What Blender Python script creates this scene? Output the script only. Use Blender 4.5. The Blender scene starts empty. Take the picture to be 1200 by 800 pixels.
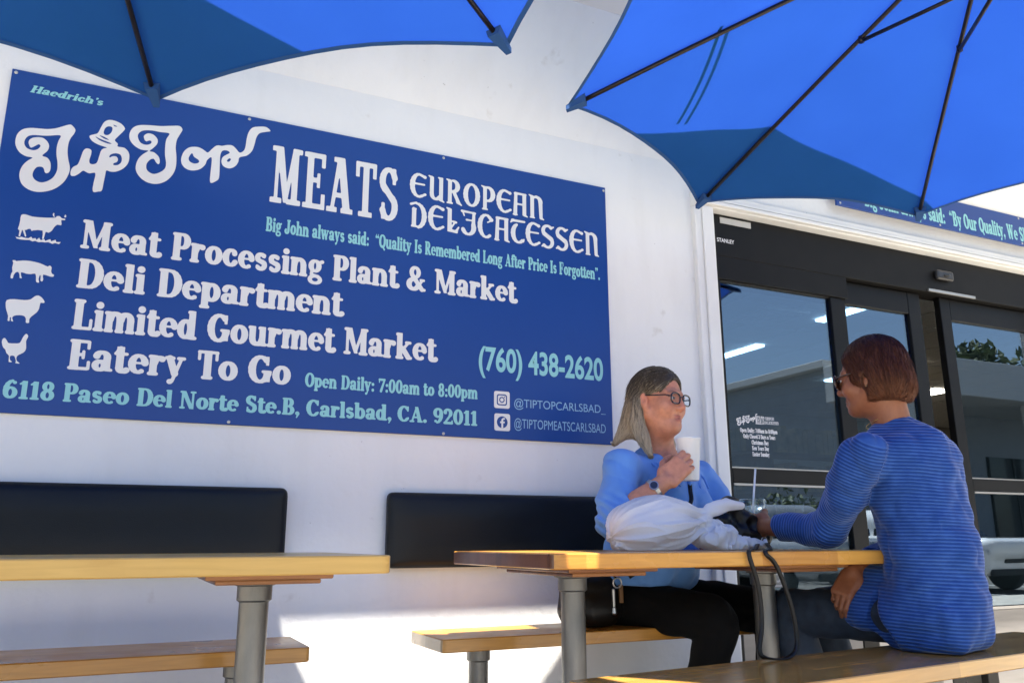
import bpy, bmesh, math, random
import numpy as np
from mathutils import Vector, Matrix, Euler

R = math.radians
scene = bpy.context.scene
COL = scene.collection

# ------------------------------------------------------------------ camera
cam_d = bpy.data.cameras.new("camera")
cam = bpy.data.objects.new("camera", cam_d)
COL.objects.link(cam)
cam.location = (0.492, -3.126, 0.79)
cam.rotation_mode = 'XYZ'
YAW, PITCH, ROLL = R(25.06), R(13.62), R(-0.2)
_f = Vector((math.sin(YAW) * math.cos(PITCH), math.cos(YAW) * math.cos(PITCH), math.sin(PITCH)))
_r = Vector((math.cos(YAW), -math.sin(YAW), 0))
_u = _r.cross(_f)
_r2 = _r * math.cos(ROLL) + _u * math.sin(ROLL)
_u2 = -_r * math.sin(ROLL) + _u * math.cos(ROLL)
cam.rotation_euler = Matrix((_r2, _u2, -_f)).transposed().to_euler()
cam_d.sensor_fit = 'HORIZONTAL'
cam_d.sensor_width = 36.0
cam_d.lens = 36.0 * 968 / 1200
cam_d.clip_start = 0.05
cam_d.clip_end = 2000
scene.camera = cam

# ------------------------------------------------------------------ light
SUN_TRAVEL = Vector((0.20, 1.0, -2.70)).normalized()
SUN_EL = math.asin(-SUN_TRAVEL.z)
SUN_AZ = math.atan2(-SUN_TRAVEL.x, -SUN_TRAVEL.y)
world = bpy.data.worlds.new("World")
scene.world = world
world.use_nodes = True
wn = world.node_tree
bg = wn.nodes["Background"]
sky = wn.nodes.new("ShaderNodeTexSky")
sky.sky_type = 'NISHITA'
sky.sun_disc = False
sky.sun_elevation = SUN_EL
sky.sun_rotation = SUN_AZ
sky.air_density = 1.0
sky.dust_density = 1.2
wn.links.new(sky.outputs[0], bg.inputs[0])
bg.inputs[1].default_value = 0.068
sun_d = bpy.data.lights.new("sun", 'SUN')
sun_d.energy = 5.0
sun_d.angle = R(0.53)
sun_d.color = (1.0, 0.94, 0.85)
sun = bpy.data.objects.new("sun", sun_d)
COL.objects.link(sun)
sun.location = (0, -6, 12)
sun.rotation_euler = SUN_TRAVEL.to_track_quat('-Z', 'Y').to_euler()
vs = scene.view_settings
vs.view_transform = 'Standard'
vs.look = 'None'
vs.exposure = 1.84
vs.gamma = 1.0
vs.use_curve_mapping = False

random.seed(7)
rng = np.random.default_rng(7)

# ------------------------------------------------------------------ materials
def mat(name, col, rough=0.5, metal=0.0, spec=0.5, noise=0.0, nscale=8.0, bump=0.0, bscale=60.0, col2=None,
        sss=0.0, coat=0.0, sheen=0.0, stretch=(1, 1, 1), rvar=0.0):
    m = bpy.data.materials.new(name)
    m.use_nodes = True
    nt = m.node_tree
    p = nt.nodes["Principled BSDF"]
    p.inputs["Base Color"].default_value = (*col, 1)
    p.inputs["Roughness"].default_value = rough
    p.inputs["Metallic"].default_value = metal
    p.inputs["Specular IOR Level"].default_value = spec
    if sss:
        p.inputs["Subsurface Weight"].default_value = sss
        p.inputs["Subsurface Radius"].default_value = (0.012, 0.004, 0.002)
        p.inputs["Subsurface Scale"].default_value = 1.0
    if coat:
        p.inputs["Coat Weight"].default_value = coat
        p.inputs["Coat Roughness"].default_value = 0.12
    if sheen:
        p.inputs["Sheen Weight"].default_value = sheen
        p.inputs["Sheen Roughness"].default_value = 0.5
    tc = nt.nodes.new("ShaderNodeTexCoord")
    mp = nt.nodes.new("ShaderNodeMapping")
    mp.inputs["Scale"].default_value = stretch
    nt.links.new(tc.outputs["Object"], mp.inputs["Vector"])
    if noise or col2:
        n = nt.nodes.new("ShaderNodeTexNoise")
        n.inputs["Scale"].default_value = nscale
        n.inputs["Detail"].default_value = 6
        nt.links.new(mp.outputs[0], n.inputs["Vector"])
        r = nt.nodes.new("ShaderNodeValToRGB")
        c2 = col2 if col2 else tuple(c * (1 - noise) for c in col)
        r.color_ramp.elements[0].color = (*c2, 1)
        r.color_ramp.elements[1].color = (*col, 1)
        r.color_ramp.elements[0].position = 0.34
        r.color_ramp.elements[1].position = 0.62
        nt.links.new(n.outputs[0], r.inputs[0])
        nt.links.new(r.outputs[0], p.inputs["Base Color"])
        if rvar:
            mr = nt.nodes.new("ShaderNodeMapRange")
            mr.inputs[3].default_value = rough - rvar
            mr.inputs[4].default_value = rough + rvar
            nt.links.new(n.outputs[0], mr.inputs[0])
            nt.links.new(mr.outputs[0], p.inputs["Roughness"])
    if bump:
        n2 = nt.nodes.new("ShaderNodeTexNoise")
        n2.inputs["Scale"].default_value = bscale
        n2.inputs["Detail"].default_value = 5
        nt.links.new(mp.outputs[0], n2.inputs["Vector"])
        b = nt.nodes.new("ShaderNodeBump")
        b.inputs["Strength"].default_value = bump
        b.inputs["Distance"].default_value = 0.01
        nt.links.new(n2.outputs[0], b.inputs["Height"])
        nt.links.new(b.outputs[0], p.inputs["Normal"])
    return m

def emis(name, col, s):
    m = bpy.data.materials.new(name)
    m.use_nodes = True
    nt = m.node_tree
    nt.nodes.remove(nt.nodes["Principled BSDF"])
    e = nt.nodes.new("ShaderNodeEmission")
    e.inputs[0].default_value = (*col, 1)
    e.inputs[1].default_value = s
    nt.links.new(e.outputs[0], nt.nodes["Material Output"].inputs[0])
    return m

def glass_mat(name, tint, ior=1.5, rough=0.0, wav=0.0):
    m = bpy.data.materials.new(name)
    m.use_nodes = True
    nt = m.node_tree
    nt.nodes.remove(nt.nodes["Principled BSDF"])
    t = nt.nodes.new("ShaderNodeBsdfTransparent")
    t.inputs[0].default_value = (*tint, 1)
    g = nt.nodes.new("ShaderNodeBsdfGlossy")
    g.inputs["Roughness"].default_value = rough
    g.inputs[0].default_value = (0.78, 0.91, 1, 1)
    fr = nt.nodes.new("ShaderNodeFresnel")
    # same reflectance seen from either side of the pane
    ge = nt.nodes.new("ShaderNodeNewGeometry")
    iv = nt.nodes.new("ShaderNodeMapRange")
    iv.inputs[3].default_value = ior; iv.inputs[4].default_value = 1 / ior
    nt.links.new(ge.outputs["Backfacing"], iv.inputs[0]); nt.links.new(iv.outputs[0], fr.inputs[0])
    mx = nt.nodes.new("ShaderNodeMixShader")
    nt.links.new(fr.outputs[0], mx.inputs[0])
    nt.links.new(t.outputs[0], mx.inputs[1])
    nt.links.new(g.outputs[0], mx.inputs[2])
    nt.links.new(mx.outputs[0], nt.nodes["Material Output"].inputs[0])
    if wav:
        tc = nt.nodes.new("ShaderNodeTexCoord")
        n = nt.nodes.new("ShaderNodeTexNoise")
        n.inputs["Scale"].default_value = 1.6
        b = nt.nodes.new("ShaderNodeBump")
        b.inputs["Strength"].default_value = wav
        b.inputs["Distance"].default_value = 0.02
        nt.links.new(tc.outputs["Object"], n.inputs["Vector"])
        nt.links.new(n.outputs[0], b.inputs["Height"])
        nt.links.new(b.outputs[0], g.inputs["Normal"])
        nt.links.new(b.outputs[0], fr.inputs["Normal"])
    return m

def wood_mat(name, lo, hi, stave=0.045, block=0.33, rough=0.28, wear=0.2, endcol=(0.16, 0.055, 0.025), knots=0.0):
    """varnished butcher block: staves of random tone, fine grain along X, darker stained end grain"""
    m = bpy.data.materials.new(name)
    m.use_nodes = True
    nt = m.node_tree
    N = nt.nodes
    L = nt.links.new
    p = N["Principled BSDF"]
    p.inputs["Coat Weight"].default_value = 0.35
    p.inputs["Coat Roughness"].default_value = 0.16
    tc = N.new("ShaderNodeTexCoord")
    sp = N.new("ShaderNodeSeparateXYZ")
    L(tc.outputs["Object"], sp.inputs[0])
    def math_(op, a, b=None):
        q = N.new("ShaderNodeMath")
        q.operation = op
        for i, v in enumerate((a, b)):
            if v is None: continue
            if isinstance(v, (int, float)): q.inputs[i].default_value = v
            else: L(v, q.inputs[i])
        return q.outputs[0]
    row = math_('FLOOR', math_('DIVIDE', sp.outputs[1], stave))
    off = math_('MULTIPLY', math_('SINE', math_('MULTIPLY', row, 12.9)), 0.7)
    bx = math_('FLOOR', math_('DIVIDE', math_('ADD', sp.outputs[0], off), block))
    cb = N.new("ShaderNodeCombineXYZ")
    L(row, cb.inputs[0]); L(bx, cb.inputs[1])
    wn_ = N.new("ShaderNodeTexWhiteNoise")
    L(cb.outputs[0], wn_.inputs[0])
    mp = N.new("ShaderNodeMapping")
    mp.inputs["Scale"].default_value = (1.6, 26, 26)
    L(tc.outputs["Object"], mp.inputs[0])
    n = N.new("ShaderNodeTexNoise")
    n.inputs["Scale"].default_value = 2.2
    n.inputs["Detail"].default_value = 8
    n.inputs["Distortion"].default_value = 1.2
    L(mp.outputs[0], n.inputs["Vector"])
    f = math_('ADD', math_('MULTIPLY', wn_.outputs[0], 0.62), math_('MULTIPLY', math_('SUBTRACT', n.outputs[0], .22), 1.0))
    rp = N.new("ShaderNodeValToRGB")
    rp.color_ramp.elements[0].color = (*lo, 1); rp.color_ramp.elements[0].position = 0.12
    rp.color_ramp.elements[1].color = (*hi, 1); rp.color_ramp.elements[1].position = 0.85
    L(f, rp.inputs[0])
    out = rp.outputs[0]
    if knots:
        v = N.new("ShaderNodeTexVoronoi")
        v.inputs["Scale"].default_value = 6.5
        mk = N.new("ShaderNodeMapping"); mk.inputs["Scale"].default_value = (1.0, 2.2, 2.2)
        L(tc.outputs["Object"], mk.inputs[0]); L(mk.outputs[0], v.inputs["Vector"])
        kr = N.new("ShaderNodeValToRGB")
        kr.color_ramp.elements[0].color = (knots, knots, knots, 1); kr.color_ramp.elements[0].position = 0.03
        kr.color_ramp.elements[1].color = (0, 0, 0, 1); kr.color_ramp.elements[1].position = 0.2
        L(v.outputs["Distance"], kr.inputs[0])
        mk2 = N.new("ShaderNodeMix"); mk2.data_type = 'RGBA'
        L(kr.outputs[0], mk2.inputs[0]); L(out, mk2.inputs[6])
        mk2.inputs[7].default_value = (0.13, 0.045, 0.018, 1)
        out = mk2.outputs[2]
    ge = N.new("ShaderNodeNewGeometry")
    tr = N.new("ShaderNodeVectorTransform")
    tr.vector_type = 'NORMAL'; tr.convert_from = 'WORLD'; tr.convert_to = 'OBJECT'
    L(ge.outputs["Normal"], tr.inputs[0])
    s2 = N.new("ShaderNodeSeparateXYZ")
    L(tr.outputs[0], s2.inputs[0])
    e = math_('GREATER_THAN', math_('ABSOLUTE', s2.outputs[0]), 0.8)
    mx = N.new("ShaderNodeMix"); mx.data_type = 'RGBA'
    L(e, mx.inputs[0]); L(out, mx.inputs[6])
    er = N.new("ShaderNodeValToRGB")
    er.color_ramp.elements[0].color = (*[c * 0.6 for c in endcol], 1)
    er.color_ramp.elements[1].color = (*endcol, 1)
    L(wn_.outputs[0], er.inputs[0]); L(er.outputs[0], mx.inputs[7])
    L(mx.outputs[2], p.inputs["Base Color"])
    # worn varnish
    n3 = N.new("ShaderNodeTexNoise"); n3.inputs["Scale"].default_value = 5; n3.inputs["Detail"].default_value = 5
    L(tc.outputs["Object"], n3.inputs["Vector"])
    mr = N.new("ShaderNodeMapRange"); mr.inputs[1].default_value = .3; mr.inputs[2].default_value = .7
    mr.inputs[3].default_value = rough - 0.06; mr.inputs[4].default_value = rough + wear
    L(n3.outputs[0], mr.inputs[0]); L(mr.outputs[0], p.inputs["Roughness"])
    b = N.new("ShaderNodeBump"); b.inputs["Strength"].default_value = 0.12; b.inputs["Distance"].default_value = 0.004
    L(n.outputs[0], b.inputs["Height"]); L(b.outputs[0], p.inputs["Normal"])
    return m

# ------------------------------------------------------------------ object helpers
def tag(o, label=None, cat=None, group=None, kind=None):
    if label: o["label"] = label
    if cat: o["category"] = cat
    if group: o["group"] = group
    if kind: o["kind"] = kind
    return o

def empty(name, loc=(0, 0, 0), rz=0.0, label=None, cat=None, group=None):
    o = bpy.data.objects.new(name, None)
    COL.objects.link(o)
    o.empty_display_size = 0.1
    o.location = loc
    o.rotation_euler = (0, 0, rz)
    return tag(o, label, cat, group)

def origin_of(o):
    v = Vector((0, 0, 0))
    while o is not None:
        v += Vector(o.location)
        o = o.parent
    return v

def link_mesh(name, me, m, parent=None, world_coords=True, smooth=False):
    o = bpy.data.objects.new(name, me)
    COL.objects.link(o)
    if m is not None and not me.materials:
        me.materials.append(m)
    if parent is not None:
        if world_coords:
            me.transform(Matrix.Translation(-origin_of(parent)))
        o.parent = parent
    if smooth:
        me.polygons.foreach_set("use_smooth", [True] * len(me.polygons))
    return o

class MB:
    """collects primitives into one mesh"""
    def __init__(self):
        self.v, self.f = [], []
    def add(self, vs_, fs_):
        n = len(self.v)
        self.v += [tuple(v) for v in vs_]
        self.f += [tuple(i + n for i in f) for f in fs_]
        return self
    def box(self, x0, x1, y0, y1, z0, z1, bev=0.0, seg=2):
        bm = bmesh.new()
        bmesh.ops.create_cube(bm, size=1)
        for v in bm.verts:
            v.co = Vector(((x0 + x1) / 2 + v.co.x * (x1 - x0), (y0 + y1) / 2 + v.co.y * (y1 - y0), (z0 + z1) / 2 + v.co.z * (z1 - z0)))
        if bev > 0:
            bmesh.ops.bevel(bm, geom=bm.edges[:], offset=bev, segments=seg, profile=0.5, affect='EDGES')
        bm.verts.index_update()
        self.add([v.co[:] for v in bm.verts], [[v.index for v in f.verts] for f in bm.faces])
        bm.free()
        return self
    def lathe(self, prof, c=(0, 0, 0), n=24, caps=True):
        vs_, fs_ = [], []
        for r, z in prof:
            for i in range(n):
                a = 2 * math.pi * i / n
                vs_.append((c[0] + r * math.cos(a), c[1] + r * math.sin(a), c[2] + z))
        for j in range(len(prof) - 1):
            for i in range(n):
                a, b = j * n + i, j * n + (i + 1) % n
                fs_.append((a, b, b + n, a + n))
        if caps:
            fs_.append(tuple(range(n))[::-1])
            fs_.append(tuple((len(prof) - 1) * n + i for i in range(n)))
        return self.add(vs_, fs_)
    def tube(self, pts, r, n=8, caps=True):
        pts = [Vector(p) for p in pts]
        rs = r if isinstance(r, (list, tuple)) else [r] * len(pts)
        vs_, fs_ = [], []
        prev = None
        for i, p in enumerate(pts):
            t = (pts[min(i + 1, len(pts) - 1)] - pts[max(i - 1, 0)]).normalized()
            if prev is None:
                a = Vector((0, 0, 1)) if abs(t.z) < 0.9 else Vector((1, 0, 0))
                u = t.cross(a).normalized()
            else:
                u = (prev - t * prev.dot(t)).normalized()
            w = t.cross(u)
            prev = u
            for k in range(n):
                a = 2 * math.pi * k / n
                vs_.append(p + (u * math.cos(a) + w * math.sin(a)) * rs[i])
        for i in range(len(pts) - 1):
            for k in range(n):
                a, b = i * n + k, i * n + (k + 1) % n
                fs_.append((a, b, b + n, a + n))
        if caps:
            fs_.append(tuple(range(n))[::-1])
            fs_.append(tuple((len(pts) - 1) * n + k for k in range(n)))
        return self.add(vs_, fs_)
    def ribbon(self, pts, w, t, side):
        """flat strap along pts: width w along side, thickness t"""
        pts = [Vector(p) for p in pts]
        vs_, fs_ = [], []
        for i, p in enumerate(pts):
            d = (pts[min(i + 1, len(pts) - 1)] - pts[max(i - 1, 0)]).normalized()
            s = (Vector(side) - d * d.dot(Vector(side))).normalized()
            nn = d.cross(s)
            for a, b in ((-1, -1), (1, -1), (1, 1), (-1, 1)):
                vs_.append(p + s * a * w / 2 + nn * b * t / 2)
        for i in range(len(pts) - 1):
            for k in range(4):
                a, b = i * 4 + k, i * 4 + (k + 1) % 4
                fs_.append((a, b, b + 4, a + 4))
        fs_ += [(3, 2, 1, 0), tuple((len(pts) - 1) * 4 + k for k in range(4))]
        return self.add(vs_, fs_)
    def mesh(self, name):
        me = bpy.data.meshes.new(name)
        me.from_pydata(self.v, [], self.f)
        me.validate()
        bm = bmesh.new(); bm.from_mesh(me)
        bmesh.ops.recalc_face_normals(bm, faces=bm.faces[:])
        bm.to_mesh(me); bm.free()
        return me
    def build(self, name, m, parent=None, world_coords=True, smooth=False, angle=None):
        o = link_mesh(name, self.mesh(name), m, parent, world_coords, smooth)
        if angle is not None:
            me = o.data
            me.polygons.foreach_set("use_smooth", [True] * len(me.polygons))
            try: me.set_sharp_from_angle(angle=R(angle))
            except Exception: pass
        return o

def vn(P, s=1.0, seed=0):
    """cheap smooth value noise, P (N,3) -> (N,) in -1..1"""
    q = P * s + seed * 17.31
    i = np.floor(q).astype(np.int64); f = q - i
    f = f * f * (3 - 2 * f)
    def h(a, b, c):
        k = (a * 374761393 + b * 668265263 + c * 2147483647 + seed * 974711) & 0x7fffffff
        k = ((k ^ (k >> 13)) * 1274126177) & 0x7fffffff
        return (k & 0xffff) / 32767.5 - 1
    r = 0
    for dx in (0, 1):
        for dy in (0, 1):
            for dz in (0, 1):
                w = (f[:, 0] if dx else 1 - f[:, 0]) * (f[:, 1] if dy else 1 - f[:, 1]) * (f[:, 2] if dz else 1 - f[:, 2])
                r = r + w * h(i[:, 0] + dx, i[:, 1] + dy, i[:, 2] + dz)
    return r

# ------------------------------------------------------------------ signed-distance sculpting
def s_cone(a, b, r0, r1=None):
    a = np.array(a, float); b = np.array(b, float); r1 = r0 if r1 is None else r1
    d = b - a; L2 = d @ d
    def f(P):
        t = np.clip(((P - a) @ d) / L2, 0, 1)
        return np.linalg.norm(P - a - t[:, None] * d, axis=1) - (r0 + (r1 - r0) * t)
    return f

def s_ell(c, r, M=None):
    c = np.array(c, float); r = np.array(r, float)
    def f(P):
        q = P - c
        if M is not None: q = q @ M      # columns of M = local axes
        k0 = np.linalg.norm(q / r, axis=1); k1 = np.linalg.norm(q / (r * r), axis=1) + 1e-9
        return k0 * (k0 - 1) / k1
    return f

def s_box(c, h, rad, M=None):
    c = np.array(c, float); h = np.array(h, float)
    def f(P):
        q = P - c
        if M is not None: q = q @ M
        q = np.abs(q) - (h - rad)
        return np.linalg.norm(np.maximum(q, 0), axis=1) + np.minimum(q.max(1), 0) - rad
    return f

def s_path(pts, rs):
    fs_ = [s_cone(pts[i], pts[i + 1], rs[i], rs[i + 1]) for i in range(len(pts) - 1)]
    def f(P):
        d = fs_[0](P)
        for g in fs_[1:]: d = np.minimum(d, g(P))
        return d
    return f

def smin(a, b, k):
    if k <= 0: return np.minimum(a, b)
    h = np.maximum(k - np.abs(a - b), 0) / k
    return np.minimum(a, b) - h * h * k * 0.25

def smax(a, b, k): return -smin(-a, -b, k)

def union(items):
    """items: list of (sdf, k[, 'sub'])"""
    def f(P):
        d = None
        for it in items:
            g = it[0](P)
            if d is None: d = g
            elif len(it) > 2: d = smax(d, -g, it[1])
            else: d = smin(d, g, it[1])
        return d
    return f

def surf(f, lo, hi, h, name):
    """surface nets of f<0 on a grid; returns mesh"""
    lo = np.array(lo, float); hi = np.array(hi, float)
    c = 4
    n = (np.ceil((hi - lo) / (h * c)).astype(int)) * c + 1
    nc = (n - 1) // c + 1
    gi = np.stack(np.meshgrid(*[np.arange(k) for k in nc], indexing='ij'), -1).reshape(-1, 3)
    Fc = f(lo + gi * (h * c)).reshape(nc)
    near = np.abs(Fc) < h * c * 2.4
    blk = np.zeros(nc - 1, bool)
    for dx in (0, 1):
        for dy in (0, 1):
            for dz in (0, 1):
                blk |= near[dx:nc[0] - 1 + dx, dy:nc[1] - 1 + dy, dz:nc[2] - 1 + dz]
    F = np.repeat(np.repeat(np.repeat(Fc[:-1, :-1, :-1], c, 0), c, 1), c, 2)
    F = np.pad(F, ((0, 1),) * 3, mode='edge').astype(np.float32)
    m = np.zeros(n, bool)
    mb = np.repeat(np.repeat(np.repeat(blk, c, 0), c, 1), c, 2)
    m[:-1, :-1, :-1] = mb
    for ax in range(3):
        sl = [slice(None)] * 3; sl[ax] = slice(1, None)
        s2 = [slice(None)] * 3; s2[ax] = slice(None, -1)
        m[tuple(sl)] |= m[tuple(s2)].copy()
    idx = np.argwhere(m)
    out = np.empty(len(idx), np.float32)
    for s in range(0, len(idx), 200000):
        out[s:s + 200000] = f(lo + idx[s:s + 200000] * h)
    F[m] = out
    F[[0, -1]] = np.maximum(F[[0, -1]], h * .1); F[:, [0, -1]] = np.maximum(F[:, [0, -1]], h * .1); F[:, :, [0, -1]] = np.maximum(F[:, :, [0, -1]], h * .1)
    S = F < 0
    cs = [(dx, dy, dz) for dx in (0, 1) for dy in (0, 1) for dz in (0, 1)]
    cnt = np.zeros(n - 1, np.int8)
    for d in cs: cnt += S[d[0]:n[0] - 1 + d[0], d[1]:n[1] - 1 + d[1], d[2]:n[2] - 1 + d[2]]
    act = (cnt > 0) & (cnt < 8)
    A = np.argwhere(act)
    vid = -np.ones(n - 1, np.int64); vid[act] = np.arange(len(A))
    cv = np.stack([F[A[:, 0] + d[0], A[:, 1] + d[1], A[:, 2] + d[2]] for d in cs], 1)
    acc = np.zeros((len(A), 3)); w = np.zeros(len(A))
    for i in range(8):
        for j in range(i + 1, 8):
            if sum(abs(cs[i][k] - cs[j][k]) for k in range(3)) != 1: continue
            x = (cv[:, i] < 0) != (cv[:, j] < 0)
            t = cv[x, i] / (cv[x, i] - cv[x, j])
            acc[x] += np.array(cs[i]) + t[:, None] * (np.array(cs[j]) - np.array(cs[i])); w[x] += 1
    V = lo + (A + acc / w[:, None]) * h
    Q = []
    for ax in range(3):
        o1, o2 = [(1, 2), (2, 0), (0, 1)][ax]
        a = [slice(None)] * 3; b = [slice(None)] * 3
        a[ax] = slice(0, -1); b[ax] = slice(1, None)
        x = S[tuple(a)] != S[tuple(b)]
        E = np.argwhere(x)
        ok = (E[:, o1] > 0) & (E[:, o2] > 0) & (E[:, o1] < n[o1] - 1) & (E[:, o2] < n[o2] - 1)
        E = E[ok]
        e1 = np.zeros(3, int); e1[o1] = 1; e2 = np.zeros(3, int); e2[o2] = 1
        g = lambda q: vid[q[:, 0], q[:, 1], q[:, 2]]
        q = np.stack([g(E), g(E - e1), g(E - e1 - e2), g(E - e2)], 1)
        ins = S[E[:, 0], E[:, 1], E[:, 2]]
        q[~ins] = q[~ins][:, ::-1]
        Q.append(q)
    Q = np.concatenate(Q)
    Q = Q[(Q >= 0).all(1)]
    me = bpy.data.meshes.new(name)
    me.vertices.add(len(V)); me.vertices.foreach_set("co", V.astype(np.float32).ravel())
    me.loops.add(len(Q) * 4); me.loops.foreach_set("vertex_index", Q.astype(np.int32).ravel())
    me.polygons.add(len(Q)); me.polygons.foreach_set("loop_start", np.arange(0, len(Q) * 4, 4, dtype=np.int32))
    me.update(calc_edges=True); me.validate()
    me.polygons.foreach_set("use_smooth", np.ones(len(me.polygons), bool))
    return me

def mverts(me):
    a = np.empty(len(me.vertices) * 3, np.float32)
    me.vertices.foreach_get("co", a)
    return a.reshape(-1, 3).astype(float)

def vattr(me, name, vals):
    at = me.attributes.new(name, 'FLOAT', 'POINT')
    at.data.foreach_set("value", np.asarray(vals, np.float32))

def vcol(me, name, vals):
    at = me.attributes.new(name, 'FLOAT_COLOR', 'POINT')
    v = np.ones((len(vals), 4), np.float32); v[:, :3] = vals
    at.data.foreach_set("color", v.ravel())
# ------------------------------------------------------------------ ground
M_CONC = mat("concrete", (0.53, 0.49, 0.425), 0.85, noise=0.22, nscale=3.0, bump=0.25, bscale=90)
M_ASPH = mat("asphalt", (0.12, 0.117, 0.108), 0.9, noise=0.3, nscale=6.0, bump=0.4, bscale=160)
M_LINE = mat("road_paint", (0.75, 0.75, 0.72), 0.7, noise=0.2, nscale=20)
mb = MB(); mb.add([(-600, -600, -0.13), (600, -600, -0.13), (600, 600, -0.13), (-600, 600, -0.13)], [(0, 1, 2, 3)])
tag(mb.build("ground", M_ASPH), kind="structure")
mb = MB(); mb.box(-14, 26, -5.2, 7.5, -0.128, 0.0, 0.012)
tag(mb.build("patio", M_CONC), kind="structure")
mb = MB()
for i in range(11):
    x = -8 + i * 2.8
    mb.box(x, x + 0.1, -10.2, -5.35, -0.128, -0.125)
tag(mb.build("parking_lines", M_LINE), kind="structure")

# ------------------------------------------------------------------ storefront
M_WALL = mat("white_stucco", (0.82, 0.82, 0.80), 0.8, noise=0.05, nscale=1.7, bump=0.30, bscale=30)
def weather(m):
    """faint rain streaks, scuffs and specks in the paint"""
    nt = m.node_tree; N = nt.nodes; L = nt.links.new
    p = N["Principled BSDF"]; src = p.inputs["Base Color"].links[0].from_socket
    tc = N.new("ShaderNodeTexCoord")
    for scale, sc, lo, hi, colr, amt in (((3.0, 3.0, .45), 2.6, .52, .80, (.70, .69, .66), .4), ((1.0, 1.0, 1.0), 9.0, .66, .74, (.66, .64, .60), .7), ((1, 1, 1), 34.0, .735, .77, (.40, .38, .35), .8)):
        mp = N.new("ShaderNodeMapping"); mp.inputs["Scale"].default_value = scale
        L(tc.outputs["Object"], mp.inputs[0])
        n = N.new("ShaderNodeTexNoise"); n.inputs["Scale"].default_value = sc; n.inputs["Detail"].default_value = 4
        L(mp.outputs[0], n.inputs["Vector"])
        mr = N.new("ShaderNodeMapRange"); mr.inputs[1].default_value = lo; mr.inputs[2].default_value = hi; mr.inputs[4].default_value = amt
        L(n.outputs[0], mr.inputs[0])
        mx = N.new("ShaderNodeMix"); mx.data_type = 'RGBA'
        L(mr.outputs[0], mx.inputs[0]); L(src, mx.inputs[6]); mx.inputs[7].default_value = (*colr, 1)
        src = mx.outputs[2]
    L(src, p.inputs["Base Color"])
weather(M_WALL)
M_TRIM = mat("white_trim_paint", (0.80, 0.80, 0.78), 0.45, noise=0.05, nscale=4, bump=0.03)
M_BLACK = mat("black_aluminium", (0.006, 0.006, 0.006), 0.45, spec=0.25, noise=0.35, nscale=5)
M_BLACK2 = mat("dark_bronze_aluminium", (0.006, 0.0057, 0.0055), 0.5, spec=0.22, noise=0.3, nscale=9)
M_KICK = mat("grey_kick_plate", (0.23, 0.22, 0.21), 0.35, metal=0.35, noise=0.2, nscale=3, stretch=(1, 8, 8))
M_ALU = mat("silver_strip", (0.45, 0.44, 0.42), 0.35, metal=0.7)
M_GLASS = glass_mat("tinted_glass", (0.34, 0.47, 0.60), ior=2.5, wav=0.012)
M_INT = mat("shop_interior_wall", (0.42, 0.40, 0.36), 0.8, noise=0.1)
M_INTF = mat("shop_floor", (0.16, 0.14, 0.12), 0.4, noise=0.2)
M_WHITE = mat("white_vinyl", (0.82, 0.82, 0.82), 0.5)

B = empty("storefront_building", (0, 0, 0), 0, "white stucco delicatessen front with black glass sliding entrance and roof overhang", "building")
mb = MB()
mb.box(-9, 2.95, 0, 0.20, 0, 3.2)
mb.box(2.951, 5.80, 0, 0.20, 2.505, 3.2)
mb.box(5.801, 16, 0, 0.20, 0, 3.2)
mb.add([(-9, -.0005, 2.64), (16, -.0005, 2.64), (16, -0.24, 3.2005), (-9, -0.24, 3.2005), (-9, .05, 3.2005), (16, .05, 3.2005)], [(0, 1, 2, 3), (3, 2, 5, 4)])
mb.build("wall", M_WALL, B)
M_SOFF = mat("white_soffit", (0.78, 0.77, 0.74), 0.8, noise=0.05, nscale=2)
mb = MB(); mb.box(-9.5, 16.5, -1.0, 0.5, 3.201, 3.62, 0.01)
mb.build("roof_overhang", M_SOFF, B)
mb = MB(); mb.box(-9.5, 16.5, 0.501, 8.0, 3.201, 3.5)
mb.build("roof", M_SOFF, B)
# shop interior
mb = MB()
mb.box(0.6, 0.7, 0.201, 7, 0, 3.2); mb.box(14, 14.1, 0.201, 7, 0, 3.2); mb.box(0.6, 14.1, 7.001, 7.1, 0, 3.2)
mb.build("interior_wall", M_INT, B)
mb = MB(); mb.add([(0.7, 0.2, 0.004), (14, 0.2, 0.004), (14, 7, 0.004), (0.7, 7, 0.004)], [(0, 1, 2, 3)])
mb.build("interior_floor", M_INTF, B)
M_TILE = mat("ceiling_tile", (0.62, 0.62, 0.60), 0.9, noise=0.1, nscale=30)
mb = MB()
for i in range(22):
    for j in range(11):
        mb.box(0.72 + i * 0.61, 0.72 + i * 0.61 + 0.585, 0.22 + j * 0.61, 0.22 + j * 0.61 + 0.585, 2.74, 2.76, 0.004, 1)
mb.box(0.7, 14, 0.201, 7, 2.765, 2.78)
mb.build("ceiling", M_TILE, B)
M_LAMP = emis("ceiling_lamp", (1.0, 0.93, 0.80), 5.5)
for (x, y, w, l) in ((6.20, 3.22, .11, 1.2), (6.04, 1.66, .11, .6), (10.1, 4.25, .3, 1.2), (3.4, 4.6, .17, 1.2), (8.3, 3.2, .17, 1.2), (12.2, 2.6, .17, 1.2)):
    mb = MB(); mb.box(x, x + w, y, y + l, 2.715, 2.738, 0.005)
    mb.build("ceiling_light", M_LAMP, B)
mb = MB()
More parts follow.
